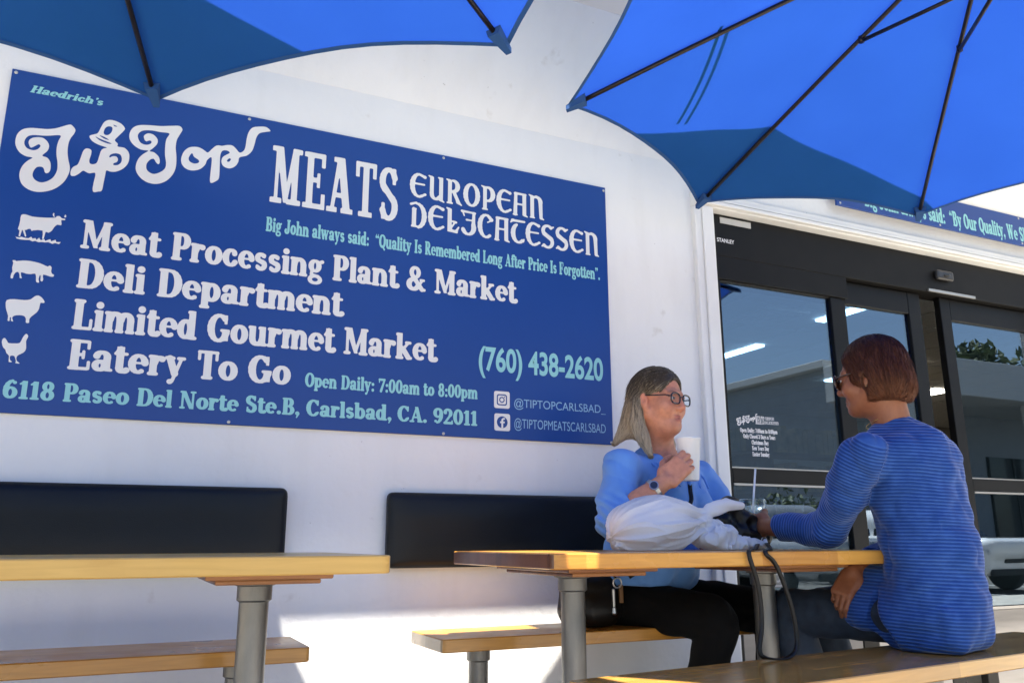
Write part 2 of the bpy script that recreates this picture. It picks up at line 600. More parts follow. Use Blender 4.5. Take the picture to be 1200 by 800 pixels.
for k in range(5):
    a = 0.25 - 0.048 * k
    x, y = 5.56, 2.33
    mb.box(x - a, x + a, y - a, y - a + .022, 2.715 - .004 * k, 2.736); mb.box(x - a, x + a, y + a - .022, y + a, 2.715 - .004 * k, 2.736)
    mb.box(x - a, x - a + .022, y - a + .023, y + a - .023, 2.715 - .004 * k, 2.736); mb.box(x + a - .022, x + a, y - a + .023, y + a - .023, 2.715 - .004 * k, 2.736)
mb.build("air_vent", M_TRIM, B)
# dim shelving and a counter inside
M_SHELF = mat("shop_shelving", (0.10, 0.09, 0.08), 0.6, noise=0.5, nscale=7)
for x0 in (5.3, 6.9, 8.5):
    mb = MB()
    mb.box(x0, x0 + 1.4, 3.9, 4.3, 0.02, 0.1)
    for k in range(4): mb.box(x0 + .02, x0 + 1.38, 3.92, 4.28, 0.45 + .42 * k, 0.48 + .42 * k)
    mb.box(x0, x0 + 0.03, 3.9, 4.3, 0.1, 1.9); mb.box(x0 + 1.37, x0 + 1.4, 3.9, 4.3, 0.1, 1.9)
    mb.build("display_shelf", M_SHELF, B)
M_GOODS = mat("packaged_goods", (0.45, 0.30, 0.12), 0.5, col2=(0.05, 0.09, 0.05), nscale=9)
for x0 in (5.3, 6.9, 8.5):
    for k in range(4):
        mb = MB()
        x = x0 + .06
        while x < x0 + 1.25:
            w = random.uniform(.06, .13)
            mb.box(x, x + w - .012, 3.95, 4.2, .482 + .42 * k, .482 + .42 * k + random.uniform(.15, .32))
            x += w
        mb.build("packaged_goods", M_GOODS, B)

# white door surround
tr = MB()
tr.box(2.945, 3.065, -0.030, 0.15, 0, 2.42, 0.006); tr.box(2.985, 3.05, -0.042, -0.0305, 0, 2.42, 0.004)
tr.box(5.69, 5.81, -0.030, 0.15, 0, 2.42, 0.006)
tr.box(2.945, 5.81, -0.034, 0.15, 2.421, 2.502, 0.006)
tr.box(2.945, 5.81, -0.060, -0.0345, 2.428, 2.448, 0.004)
tr.box(2.945, 5.81, -0.048, -0.0345, 2.456, 2.470, 0.003)
tr.build("door_surround", M_TRIM, B)
# black header
hd = MB(); hd.box(3.066, 5.689, 0.02, 0.15, 2.195, 2.42, 0.004)
hd.box(3.066, 3.99, 0.018, 0.15, 2.072, 2.194, 0.003)
header = hd.build("door_header", M_BLACK2, B)
mb = MB(); mb.box(4.63, 5.03, 0.006, 0.0175, 2.196, 2.212, 0.002)
mb.build("metal_strip", M_ALU, header)
M_SENS = mat("sensor_plastic", (0.03, 0.03, 0.032), 0.3)
mb = MB(); mb.box(4.70, 4.84, -0.012, 0.019, 2.275, 2.335, 0.014, 3)
mb.lathe([(0.012, 0), (0.02, 0.004), (0.02, 0.012)], (4.77, -0.012, 2.292), 16)
mb.build("motion_sensor", M_SENS, header)
M_TAPE = mat("clear_tape", (0.50, 0.49, 0.46), 0.3)
mb = MB(); mb.box(3.14, 3.34, 0.0145, 0.0195, 2.372, 2.404, 0.001)
mb.build("tape", M_TAPE, header)

def pane(x0, x1, z0, z1, y, parent):
    mb = MB(); mb.box(x0, x1, y, y + 0.006, z0, z1)
    return mb.build("pane", M_GLASS, parent)

def leaf(name, x0, x1, y, z1, sl, sr, label):
    """glazed aluminium leaf with a mid rail and a kick plate"""
    mb = MB(); d = 0.045
    mb.box(x0, x0 + sl, y, y + d, 0.02, z1, 0.003, 1)
    mb.box(x1 - sr, x1, y, y + d, 0.02, z1, 0.003, 1)
    a, b = x0 + sl + .0005, x1 - sr - .0005
    mb.box(a, b, y + .002, y + d - .002, z1 - 0.13 if name == 'sliding_door' else z1 - .005, z1, 0.003, 1)
    mb.box(a, b, y + .002, y + d - .002, 1.062, 1.130, 0.003, 1)
    fr = mb.build(name, M_BLACK, B)
    fr["label"] = label
    top = z1 - 0.13 if name == 'sliding_door' else z1 - .005
    pane(a, b, 1.131, top, y + .02, fr)
    pane(a, b, 0.432, 1.061, y + .02, fr)
    for y0, y1, za, zb in ((y + .006, y + d - .006, 1.1305, 1.137), (y - .004, y + .002, 1.048, 1.058), (y - .004, y + .002, .421, .436)):
        MB().box(a, b, y0, y1, za, zb).build("glazing_bead", M_ALU, fr)
    mb = MB(); mb.box(a, b, y + .004, y + d - .004, 0.02, 0.42, 0.003, 1)
    mb.build("kick_plate", M_KICK, fr)
    return fr
side_window = leaf("side_window", 3.066, 3.955, 0.03, 2.071, 0.062, 0.085, "fixed glass panel left of the sliding doors, with white lettering")
leaf("sliding_door", 3.960, 4.615, 0.065, 2.19, 0.055, 0.10, "sliding glass door leaf beside the fixed panel")
leaf("sliding_door", 4.785, 5.685, 0.065, 2.19, 0.085, 0.09, "sliding glass door leaf on the far right")
# ------------------------------------------------------------------ seats and tables
M_WOODT = wood_mat("varnished_maple_top", (0.44, 0.175, 0.024), (0.70, 0.35, 0.062), stave=0.042, block=0.30, rough=0.26, endcol=(0.17, 0.055, 0.024))
M_WOODL = wood_mat("pale_maple_top", (0.54, 0.30, 0.060), (0.71, 0.43, 0.105), stave=0.045, block=0.62, rough=0.34, endcol=(0.56, 0.38, 0.19))
M_WOODB = wood_mat("varnished_bench_plank", (0.36, 0.15, 0.020), (0.60, 0.29, 0.045), stave=0.15, block=1.9, rough=0.28, endcol=(0.50, 0.36, 0.20), knots=0.8)
M_WOODC = wood_mat("foreground_bench_wood", (0.40, 0.195, 0.038), (0.64, 0.34, 0.072), stave=0.046, block=0.42, rough=0.15, wear=0.07, endcol=(0.14, 0.05, 0.022))
M_CLEAT = wood_mat("cleat_plywood", (0.20, 0.08, 0.03), (0.38, 0.17, 0.06), stave=0.012, block=0.9, rough=0.45)
M_STEEL = mat("galvanised_pipe", (0.24, 0.235, 0.22), 0.42, metal=0.75, noise=0.35, nscale=14, bump=0.08, bscale=220, stretch=(1, 1, 0.35), rvar=0.1)
M_VINYL = mat("dark_navy_vinyl", (0.0045, 0.0070, 0.0105), 0.42, spec=0.28, noise=0.35, nscale=3, bump=0.10, bscale=260, rvar=0.07)

def plank(x0, x1, y0, y1, z0, z1, bev=0.006):
    return MB().box(x0, x1, y0, y1, z0, z1, bev, 2)

def rounded_plan(mb, x0, x1, y0, y1, z0, z1, r, c=0.004):
    """plank with rounded plan corners and eased edges"""
    prof = []
    for cx, cy, a0 in ((x1 - r, y1 - r, 0), (x0 + r, y1 - r, 90), (x0 + r, y0 + r, 180), (x1 - r, y0 + r, 270)):
        for k in range(6):
            a = R(a0 + 18 * k)
            prof.append((cx + r * math.cos(a), cy + r * math.sin(a), math.cos(a), math.sin(a)))
    n = len(prof); vs_ = []
    for z, ins in ((z0, c), (z0 + c, 0), (z1 - c, 0), (z1, c)):
        vs_ += [(x - ins * nx, y - ins * ny, z) for x, y, nx, ny in prof]
    fs_ = [tuple(range(n))[::-1], tuple(3 * n + i for i in range(n))]
    for j in range(3):
        for i in range(n):
            a, b = j * n + i, j * n + (i + 1) % n
            fs_.append((a, b, b + n, a + n))
    mb.add(vs_, fs_)
    return mb

def pipe_leg(parent, x, y, z1, r, flange):
    mb = MB()
    mb.lathe([(r, 0.012), (r, z1 - 0.045)], (x, y, 0), 28)
    mb.lathe([(r + .001, z1 - 0.052), (r + 0.007, z1 - 0.047), (r + 0.007, z1 - 0.012), (flange, z1 - 0.008), (flange, z1)], (x, y, 0), 28)
    mb.lathe([(0.11, 0.0), (0.11, 0.008), (r + .012, 0.014), (r + .012, 0.03), (r + .001, 0.034)], (x, y, 0), 28)
    mb.build("leg", M_STEEL, parent, False, angle=35)

def make_table(x0, length, y0, y1, label, wm):
    t = empty("table", (x0, (y0 + y1) / 2, 0), 0, label, "table", "wooden patio tables")
    w = (y1 - y0) / 2
    mb = rounded_plan(MB(), 0, length, -w, w, 0.718, 0.76, 0.03, 0.003)
    mb.build("tabletop", wm, t, False, angle=30)
    for x in (0.262, length - 0.262):
        mb = MB()
        mb.box(x - .15, x + .15, -.25, .25, 0.704, 0.7175, 0.004); mb.box(x - .125, x + .125, -.225, .225, 0.692, 0.7035, 0.004)
        mb.build("cleat", M_CLEAT, t, False)
        pipe_leg(t, x, 0, 0.6915, 0.038, 0.058)
    return t
make_table(1.535, 1.285, -1.15, -0.40, "wooden pedestal table that the two people sit at, with a white bag on it", M_WOODT)
make_table(-0.20, 1.30, -1.15, -0.40, "bare pale wooden pedestal table in front of the longer left seat cushion", M_WOODL)

def make_bench(x0, y, length, w, rz, legs, label, wm, th=0.042, zt=0.46):
    t = empty("bench", (x0, y, 0), rz, label, "bench", "wooden benches on pipe legs")
    mb = rounded_plan(MB(), 0, length, -w / 2, w / 2, zt - th, zt, 0.018, 0.003)
    mb.build("seat_plank", wm, t, False, angle=30)
    for x in legs: pipe_leg(t, x, 0, zt - th - .0005, 0.034, 0.045)
    return t
make_bench(1.475, -0.322, 1.36, 0.33, 0, (0.195, 1.18), "wooden wall bench under the woman in light blue, a patch of sun on it", M_WOODB, zt=0.485)
make_bench(-0.30, -0.322, 1.355, 0.33, 0, (0.21, 1.168), "empty wooden wall bench behind the bare table on the left", M_WOODB, zt=0.485)
make_bench(1.545, -1.395, 2.05, 0.345, R(7.0), (0.35, 1.22), "nearest wooden bench, under the person in the ribbed blue shirt", M_WOODC)

def cushion(x0, x1, z0, z1, label):
    d = 0.052
    bm_ = surf(union([(s_box(((x0 + x1) / 2, -d / 2 - .004, (z0 + z1) / 2), ((x1 - x0) / 2, d / 2, (z1 - z0) / 2), 0.022), 0)]),
               (x0 - .03, -d - .05, z0 - .03), (x1 + .03, .03, z1 + .03), 0.009, "seat_cushion")
    P = mverts(bm_)
    # puffed front face and a few slack ripples in the vinyl
    fx = np.minimum(P[:, 0] - x0, x1 - P[:, 0]).clip(0, .12) / .12
    fz = np.minimum(P[:, 2] - z0, z1 - P[:, 2]).clip(0, .1) / .1
    pf = np.sin(fx * 1.57) * np.sin(fz * 1.57)
    front = P[:, 1] < -d * .6
    P[front, 1] -= (0.013 * pf + 0.0016 * vn(P * [3, 1, 8], 1.0, 3))[front]
    bm_.vertices.foreach_set("co", P.astype(np.float32).ravel())
    rt = empty("seat_cushion", ((x0 + x1) / 2, 0, z0), 0, label, "cushion", "padded backrests on the wall")
    o = link_mesh("padding", bm_, M_VINYL, rt)
    # stitched piping round the front edge
    mb = MB(); r = .03; pts = []
    for cx, cz, a0 in ((x1 - r, z1 - r, 0), (x0 + r, z1 - r, 90), (x0 + r, z0 + r, 180), (x1 - r, z0 + r, 270)):
        for k in range(5):
            a = R(a0 + 22.5 * k)
            pts.append((cx + (r - .004) * math.cos(a), -d * .80, cz + (r - .004) * math.sin(a)))
    pts.append(pts[0])
    mb.tube(pts, 0.0035, 6, False)
    mb.build("piping", M_VINYL, rt, smooth=True)
    return rt
cushion(-0.30, 1.040, 0.695, 0.982, "long black padded backrest on the wall, in front of the bare pale table")
cushion(1.412, 2.80, 0.695, 0.976, "black padded backrest on the wall behind the woman in light blue")
# ------------------------------------------------------------------ parasols
def fabric_mat():
    m = bpy.data.materials.new("blue_parasol_fabric")
    m.use_nodes = True
    nt = m.node_tree; N = nt.nodes; L = nt.links.new
    N.remove(N["Principled BSDF"])
    tc = N.new("ShaderNodeTexCoord")
    n = N.new("ShaderNodeTexNoise"); n.inputs["Scale"].default_value = 2.2; n.inputs["Detail"].default_value = 5
    L(tc.outputs["Object"], n.inputs["Vector"])
    def ramp(a, b):
        r = N.new("ShaderNodeValToRGB")
        r.color_ramp.elements[0].color = (*a, 1); r.color_ramp.elements[1].color = (*b, 1)
        r.color_ramp.elements[0].position = .3; r.color_ramp.elements[1].position = .7
        L(n.outputs[0], r.inputs[0]); return r.outputs[0]
    d = N.new("ShaderNodeBsdfDiffuse"); L(ramp((0.022, 0.125, 0.305), (0.027, 0.143, 0.345)), d.inputs[0])
    t = N.new("ShaderNodeBsdfTranslucent"); L(ramp((0.0100, 0.036, 0.255), (0.0115, 0.041, 0.285)), t.inputs[0])
    n2 = N.new("ShaderNodeTexNoise"); n2.inputs["Scale"].default_value = 5; n2.inputs["Detail"].default_value = 3
    L(tc.outputs["Object"], n2.inputs["Vector"])
    b = N.new("ShaderNodeBump"); b.inputs["Strength"].default_value = 0.25; b.inputs["Distance"].default_value = 0.02
    L(n2.outputs[0], b.inputs["Height"])
    L(b.outputs[0], d.inputs["Normal"])
    mx = N.new("ShaderNodeMixShader"); mx.inputs[0].default_value = 0.55
    L(d.outputs[0], mx.inputs[1]); L(t.outputs[0], mx.inputs[2])
    L(mx.outputs[0], N["Material Output"].inputs[0])
    return m
M_FAB = fabric_mat()
M_HEM = mat("blue_parasol_hem", (0.010, 0.062, 0.20), 0.8)
M_RIB = mat("bronze_black_metal", (0.022, 0.017, 0.014), 0.36, metal=0.5, noise=0.3, nscale=10)

def parasol(cx, cy, rad, zr, za, ang0, mast, label):
    root = empty("parasol", (cx, cy, 0), 0, label, "parasol", "blue patio parasols")
    A = [R(ang0 + 45 * k) for k in range(8)]
    def rib_pt(a, s):
        s_ = max(s, 0.0)
        z = za - (za - zr) * (0.93 * s_ + 0.07 * s_ * s_)
        return Vector((rad * s_ * math.cos(a), rad * s_ * math.sin(a), z))
    NS, NT = 14, 12
    mb = MB()
    hem = MB()
    for k in range(8):
        a, b = A[k], A[(k + 1) % 8]
        grid = []
        for i in range(NS + 1):
            s = 0.13 + 0.87 * i / NS
            row = []
            for j in range(NT + 1):
                t = j / NT
                w = 4 * t * (1 - t)
                se = s * (1 - 0.046 * w * s ** 3)
                p = rib_pt(a, se) * (1 - t) + rib_pt(b, se) * t
                p.z += -0.018 * w * math.sin(math.pi * s) + 0.006 * w * s + .004 * math.sin(9 * t + 5 * s + k) * w
                row.append(p)
            grid.append(row)
        vs_ = [p for r_ in grid for p in r_]
        fs_ = [(i * (NT + 1) + j, i * (NT + 1) + j + 1, (i + 1) * (NT + 1) + j + 1, (i + 1) * (NT + 1) + j) for i in range(NS) for j in range(NT)]
        mb.add(vs_, fs_)
        edge = grid[-1]
        inn = [Vector((p.x * .991, p.y * .991, p.z + (za - zr) * .008 - 0.003)) for p in edge]
        out = [Vector((p.x * 1.0015, p.y * 1.0015, p.z - 0.0025)) for p in edge]
        n = len(edge)
        hem.add(out + inn, [(j, j + 1, n + j + 1, n + j) for j in range(n - 1)])
    me = mb.mesh("canopy")
    bm = bmesh.new(); bm.from_mesh(me); bmesh.ops.remove_doubles(bm, verts=bm.verts[:], dist=1e-4); bm.to_mesh(me); bm.free()
    canopy = link_mesh("canopy", me, M_FAB, root, False)
    me.polygons.foreach_set("use_smooth", [True] * len(me.polygons))
    try: me.set_sharp_from_angle(angle=R(9))
    except Exception: pass
    h = hem.build("hem", M_HEM, canopy, False, smooth=True)
    # little vent cap at the top
    mv = MB()
    for k in range(8):
        a, b = A[k], A[(k + 1) % 8]
        p = [rib_pt(a, 0.0), rib_pt(a, 0.2), rib_pt(b, 0.2)]
        mv.add([q + Vector((0, 0, 0.05)) for q in p], [(0, 1, 2)])
    mv.build("vent_cap", M_FAB, canopy, False)
    zrun = za - 0.27
    for k in range(8):
        a = A[k]
        mb = MB()
        off = Vector((0, 0, -0.014))
        mb.tube([rib_pt(a, s) + off for s in (0.03, 0.25, 0.5, 0.75, 0.985)], 0.0085, 8)
        rib = mb.build("rib", M_RIB, root, False, smooth=True)
        m2 = MB()
        q = rib_pt(a, 0.37) + Vector((0, 0, -0.026))
        m2.tube([(0.04 * math.cos(a), 0.04 * math.sin(a), zrun), q], 0.0075, 8)
        m2.tube([q + Vector((0, 0, -.006)), rib_pt(a, 0.37) + Vector((0, 0, -.008))], 0.011, 8)
        m2.build("strut", M_RIB, rib, False, smooth=True)
        # corner pocket sewn over the rib end
        c, s_ = math.cos(a), math.sin(a)
        e = rib_pt(a, 1.0); d1 = rib_pt(a, 0.955)
        tx = Vector((-s_, c, 0))
        m3 = MB()
        pts = [d1 + tx * .028 + Vector((0, 0, -.006)), d1 - tx * .028 + Vector((0, 0, -.006)), e - tx * .010 + Vector((c * .006, s_ * .006, -.008)), e + tx * .010 + Vector((c * .006, s_ * .006, -.008)),
               d1 + tx * .020 + Vector((0, 0, -.030)), d1 - tx * .020 + Vector((0, 0, -.030)), e - tx * .010 + Vector((c * .006, s_ * .006, -.026)), e + tx * .010 + Vector((c * .006, s_ * .006, -.026))]
        m3.add(pts, [(3, 2, 1, 0), (4, 5, 6, 7), (0, 1, 5, 4), (1, 2, 6, 5), (2, 3, 7, 6), (3, 0, 4, 7)])
        m3.build("corner_pocket", M_HEM, canopy, False)
    # short hanging shaft; the canopy is carried by a side mast and a cantilever arm
    mb = MB(); mb.lathe([(0.018, zrun - .03), (0.018, za + 0.02)], (0, 0, 0), 20)
    mb.build("shaft", M_RIB, root, False, angle=40)
    mx_, my_ = mast
    mb = MB(); mb.tube([(0, 0, za + .09), (mx_ * .5, my_ * .5, za + .22), (mx_, my_, za - .15)], 0.028, 12)
    mb.build("cantilever_arm", M_RIB, root, False, smooth=True)
    mb = MB(); mb.lathe([(0.038, 0.06), (0.038, za + .02), (0.03, za + .03)], (mx_, my_, 0), 20)
    mb.build("mast", M_RIB, root, False, angle=40)
    mb = MB(); mb.lathe([(0.045, zrun - .035), (0.05, zrun - .02), (0.05, zrun + .02), (0.03, zrun + .04)], (0, 0, 0), 20)
    mb.build("runner", M_RIB, root, False, angle=40)
    mb = MB(); mb.lathe([(0.04, za - .06), (0.05, za - .03), (0.03, za + .06), (0.018, za + .10), (0.004, za + .12)], (0, 0, 0), 20)
    mb.build("finial", M_RIB, root, False, angle=40)
    mb = MB(); mb.lathe([(0.27, 0.001), (0.27, 0.05), (0.24, 0.075), (0.04, 0.09), (0.05, 0.30), (0.04, 0.31)], (mx_, my_, 0), 36)
    mb.build("base", M_RIB, root, False, angle=40)
    return root
pr1 = parasol(2.92, -1.71, 1.44, 2.30, 2.84, 51.0, (0.9, -1.75), "blue parasol with black ribs on the right, over the seated pair and the entrance")
parasol(-0.013, -1.82, 1.665, 2.30, 2.90, 28.0, (-1.2, -1.6), "blue parasol on the left, its rim over the top of the big sign")

# two strips added atop the right canopy to cast dark lines through the fabric
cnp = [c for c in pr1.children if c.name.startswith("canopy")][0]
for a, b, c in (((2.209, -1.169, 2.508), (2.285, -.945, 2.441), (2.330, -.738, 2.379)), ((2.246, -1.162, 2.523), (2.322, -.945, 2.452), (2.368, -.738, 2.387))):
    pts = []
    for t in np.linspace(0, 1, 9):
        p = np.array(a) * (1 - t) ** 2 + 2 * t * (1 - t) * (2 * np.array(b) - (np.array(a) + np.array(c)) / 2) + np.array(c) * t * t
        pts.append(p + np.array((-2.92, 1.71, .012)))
    MB().ribbon(pts, .013, .002, (.95, -.3, .1)).build("shade_strip", M_HEM, cnp, False)
# ------------------------------------------------------------------ lettering: glyphs are drawn as pen strokes and contoured
def C(*a):   # round stroke x0,y0,x1,y1,width[,width2]
    return ('c', a)
def AR(cx, cy, rx, ry, a0, a1, thick, thin):
    n = max(4, int(abs(a1 - a0) / 18))
    out = []
    for i in range(n):
        p = []
        for t in (a0 + (a1 - a0) * i / n, a0 + (a1 - a0) * (i + 1) / n):
            t = R(t); w = thin + (thick - thin) * abs(math.cos(t)) ** 1.3
            p.append((cx + rx * math.cos(t), cy + ry * math.sin(t), w))
        out.append(('c', (p[0][0], p[0][1], p[1][0], p[1][1], p[0][2], p[1][2])))
    return out
def BX(x0, y0, x1, y1): return ('p', [(x0, y0), (x1, y0), (x1, y1), (x0, y1)])
def PG(*pts): return ('p', list(pts))
def flat(*a):
    out = []
    for x in a:
        if isinstance(x, list): out += flat(*x)
        else: out.append(x)
    return out
T, H = 0.205, 0.095          # stem and hairline
def VS(x, y0, y1, w=T): return BX(x - w / 2, y0, x + w / 2, y1)
def SF(x, y, l=0.155, r=None, w=0.1):   # slab serif
    r = l if r is None else r
    return C(x - l + w / 2, y, x + r - w / 2, y, w)
XH = 0.69
GL = {}
def G(ch, adv, *s): GL[ch] = (adv, flat(*s))
bot, xt, ct = 0.048, XH - 0.048, 0.952
G('a', .60, VS(.42, .1, .46, .19), AR(.27, .47, .155, .17, 0, 165, .19, .10), C(.13, .49, .13, .50, .16), AR(.23, .19, .13, .14, 0, 360, .17, .09), C(.42, .08, .55, .055, .13, .08))
G('b', .64, VS(.15, .03, 1), SF(.11, ct, .11, .10), AR(.34, .345, .175, .29, 0, 360, .2, .1))
G('c', .55, AR(.30, .345, .185, .28, 55, 325, .21, .10), C(.42, .50, .42, .52, .17))
G('d', .66, VS(.47, .0, 1), SF(.43, ct, .11, .1), SF(.52, bot, .1, .13), AR(.27, .345, .165, .29, 0, 360, .2, .1))
G('e', .58, AR(.30, .345, .19, .285, 8, 302, .20, .09), C(.14, .375, .47, .375, .06))
G('f', .42, VS(.19, 0, .84), SF(.19, bot, .16, .18), C(.05, .645, .36, .645, .09), AR(.33, .82, .145, .135, 180, 45, .2, .1), C(.40, .86, .40, .87, .16))
G('g', .60, AR(.27, .45, .15, .2, 0, 360, .18, .085), AR(.29, -.08, .2, .135, 0, 360, .13, .09), C(.16, .27, .14, .12, .1), C(.15, .10, .40, .05, .1), C(.42, .60, .54, .64, .08, .13))
G('h', .68, VS(.15, 0, 1), SF(.10, ct, .1, .1), SF(.15, bot), AR(.33, .43, .165, .2, 180, 0, .2, .12), VS(.50, 0, .45), SF(.50, bot))
G('i', .33, VS(.165, 0, XH), SF(.12, xt, .11, .1), SF(.165, bot), C(.16, .87, .16, .875, .22))
G('k', .68, VS(.15, 0, 1), SF(.10, ct, .1, .1), SF(.15, bot), C(.22, .30, .47, .60, .09), C(.28, .40, .50, .08, .19), SF(.54, bot, .12, .12), SF(.50, xt, .13, .12))
G('l', .33, VS(.165, 0, 1), SF(.12, ct, .11, .1), SF(.165, bot))
G('m', .97, VS(.15, 0, XH), SF(.10, xt, .1, .1), VS(.48, 0, .45), VS(.81, 0, .45), AR(.33, .44, .15, .2, 180, 0, .2, .12), AR(.66, .44, .15, .2, 180, 0, .2, .12), SF(.15, bot, .14), SF(.48, bot, .13), SF(.81, bot, .14))
G('n', .67, VS(.15, 0, XH), SF(.10, xt, .1, .1), SF(.15, bot), AR(.33, .43, .165, .2, 180, 0, .2, .12), VS(.50, 0, .45), SF(.50, bot))
G('o', .61, AR(.305, .345, .19, .285, 0, 360, .21, .10))
G('p', .65, VS(.15, -.24, XH), SF(.10, xt, .1, .1), SF(.15, -.20), AR(.35, .345, .175, .285, 0, 360, .2, .1))
G('r', .50, VS(.15, 0, XH), SF(.10, xt, .1, .1), SF(.15, bot), AR(.33, .42, .15, .19, 175, 60, .2, .13), C(.40, .57, .40, .58, .18))
G('s', .50, AR(.24, .49, .125, .125, 40, 260, .16, .12), AR(.25, .21, .135, .145, 80, -140, .16, .12), C(.13, .40, .37, .29, .16), C(.36, .53, .37, .60, .08), C(.12, .10, .12, .17, .08))
G('t', .42, VS(.18, .13, .88), C(.05, .645, .36, .645, .09), AR(.29, .15, .11, .105, 180, 330, .2, .1), C(.08, .70, .18, .86, .08))
G('u', .68, VS(.15, .2, XH), SF(.10, xt, .1, .1), AR(.32, .21, .16, .155, 180, 360, .2, .12), VS(.50, 0, XH), SF(.45, xt, .1, .1), SF(.55, bot, .1, .12))
G('v', .60, C(.13, .63, .29, .06, .2), C(.29, .06, .45, .63, .09), SF(.13, xt, .15), SF(.45, xt, .12))
G('w', .88, C(.13, .63, .27, .07, .19), C(.27, .07, .43, .60, .09), C(.43, .60, .58, .07, .19), C(.58, .07, .74, .63, .09), SF(.13, xt, .14), SF(.44, xt, .13), SF(.75, xt, .12))
G('y', .60, C(.13, .63, .30, .10, .2), C(.47, .63, .24, -.16, .09), C(.17, -.18, .18, -.18, .16), SF(.13, xt, .15), SF(.47, xt, .13))
G('A', .78, C(.38, .90, .14, .06, .09), PG((.30, .98), (.48, .98), (.72, .03), (.50, .03)), C(.22, .31, .55, .31, .09), SF(.13, bot, .14), SF(.62, bot, .16))
G('B', .70, VS(.19, 0, 1, .22), AR(.36, .735, .155, .22, -90, 90, .2, .09), AR(.38, .27, .185, .225, -90, 90, .21, .09), C(.07, .955, .36, .955, .09), C(.07, .045, .38, .045, .09), C(.2, .505, .38, .505, .09))
G('C', .73, AR(.38, .5, .27, .45, 48, 312, .23, .1), BX(.56, .66, .645, .97), C(.62, .2, .63, .24, .09))
G('D', .77, VS(.19, 0, 1, .22), AR(.38, .5, .26, .45, -90, 90, .23, .09), C(.07, .955, .38, .955, .09), C(.07, .045, .38, .045, .09))
G('E', .67, VS(.19, 0, 1, .22), C(.07, .955, .52, .955, .09), C(.07, .045, .54, .045, .09), C(.2, .51, .40, .51, .09), C(.55, .74, .55, .95, .075), C(.58, .05, .58, .27, .075), C(.42, .40, .42, .62, .07))
G('F', .64, VS(.19, 0, 1, .22), C(.07, .955, .52, .955, .09), SF(.19, bot, .16, .2), C(.2, .51, .40, .51, .09), C(.55, .72, .55, .95, .075), C(.42, .39, .42, .62, .07))
G('G', .78, AR(.38, .5, .27, .45, 48, 340, .23, .1), BX(.56, .66, .645, .97), VS(.60, .06, .42, .2), SF(.60, .42, .17, .15, .09))
G('H', .82, VS(.19, 0, 1, .22), VS(.63, 0, 1, .22), C(.19, .51, .63, .51, .09), SF(.19, bot, .17), SF(.19, ct, .17), SF(.63, bot, .17), SF(.63, ct, .17))
G('I', .42, VS(.21, 0, 1, .22), SF(.21, bot, .18), SF(.21, ct, .18))
G('J', .56, VS(.37, .24, 1, .22), SF(.37, ct, .18), AR(.22, .22, .15, .17, 0, -180, .2, .1), C(.11, .28, .11, .29, .18))
G('L', .64, VS(.19, 0, 1, .22), SF(.19, ct, .17), C(.07, .045, .54, .045, .09), C(.57, .05, .57, .33, .08))
G('M', .95, VS(.14, 0, .98, .09), VS(.76, 0, 1, .21), PG((.06, 1), (.30, 1), (.54, .05), (.42, .05)), C(.47, .12, .72, .95, .09), SF(.14, bot, .13), SF(.76, bot, .17), SF(.12, ct, .11, .1), SF(.80, ct, .1, .13))
G('N', .80, VS(.14, 0, .98, .09), VS(.64, 0, 1, .09), PG((.06, 1), (.28, 1), (.685, .0), (.50, .0)), SF(.14, bot, .13), SF(.64, ct, .14), SF(.12, ct, .11, .1))
G('O', .78, AR(.39, .5, .27, .45, 0, 360, .23, .1))
G('P', .66, VS(.19, 0, 1, .22), AR(.37, .71, .165, .245, -90, 90, .21, .09), C(.07, .955, .37, .955, .09), C(.2, .465, .37, .465, .09), SF(.19, bot, .16, .19))
G('Q', .78, AR(.39, .5, .27, .45, 0, 360, .23, .1), C(.38, .16, .62, -.10, .1, .15))
G('R', .74, VS(.19, 0, 1, .22), AR(.36, .72, .165, .235, -90, 90, .2, .09), C(.07, .955, .36, .955, .09), C(.2, .485, .36, .485, .09), SF(.19, bot, .16, .17), C(.38, .46, .56, .10, .2), SF(.62, bot, .12, .12))
G('S', .62, AR(.30, .73, .17, .21, 40, 260, .2, .11), AR(.31, .265, .185, .22, 80, -140, .2, .11), C(.17, .60, .47, .40, .2), BX(.45, .70, .52, .98), BX(.09, .03, .16, .32))
G('T', .68, VS(.34, 0, 1, .22), C(.06, .955, .62, .955, .09), C(.07, .70, .07, .95, .08), C(.61, .70, .61, .95, .08), SF(.34, bot, .17))
G('W', 1.08, C(.16, .93, .34, .07, .2), C(.34, .07, .54, .9, .09), C(.54, .9, .72, .07, .2), C(.72, .07, .92, .93, .09), SF(.16, ct, .15), SF(.55, ct, .14), SF(.92, ct, .13))
G('Y', .72, C(.15, .93, .36, .45, .2), C(.36, .45, .58, .93, .09), VS(.36, 0, .48, .21), SF(.36, bot, .17), SF(.15, ct, .15), SF(.58, ct, .13))
G('0', .64, AR(.32, .5, .20, .45, 0, 360, .21, .10))
G('1', .46, VS(.25, 0, .96, .21), C(.08, .80, .22, .92, .09), SF(.25, bot, .19))
G('2', .62, AR(.29, .71, .18, .24, 165, -35, .2, .11), C(.44, .58, .13, .10, .12), C(.10, .07, .54, .07, .15), C(.56, .10, .56, .22, .07), C(.14, .72, .14, .74, .17))
G('3', .62, AR(.28, .73, .17, .22, 160, -80, .2, .10), AR(.28, .27, .19, .23, 80, -160, .21, .10), C(.13, .76, .13, .77, .16), C(.12, .24, .12, .25, .17))
G('6', .64, AR(.32, .31, .19, .26, 0, 360, .2, .1), AR(.42, .44, .30, .51, 100, 185, .21, .1), C(.46, .85, .47, .85, .15))
G('7', .60, C(.08, .92, .54, .92, .15), C(.52, .88, .24, .08, .13, .2), C(.08, .72, .08, .93, .07))
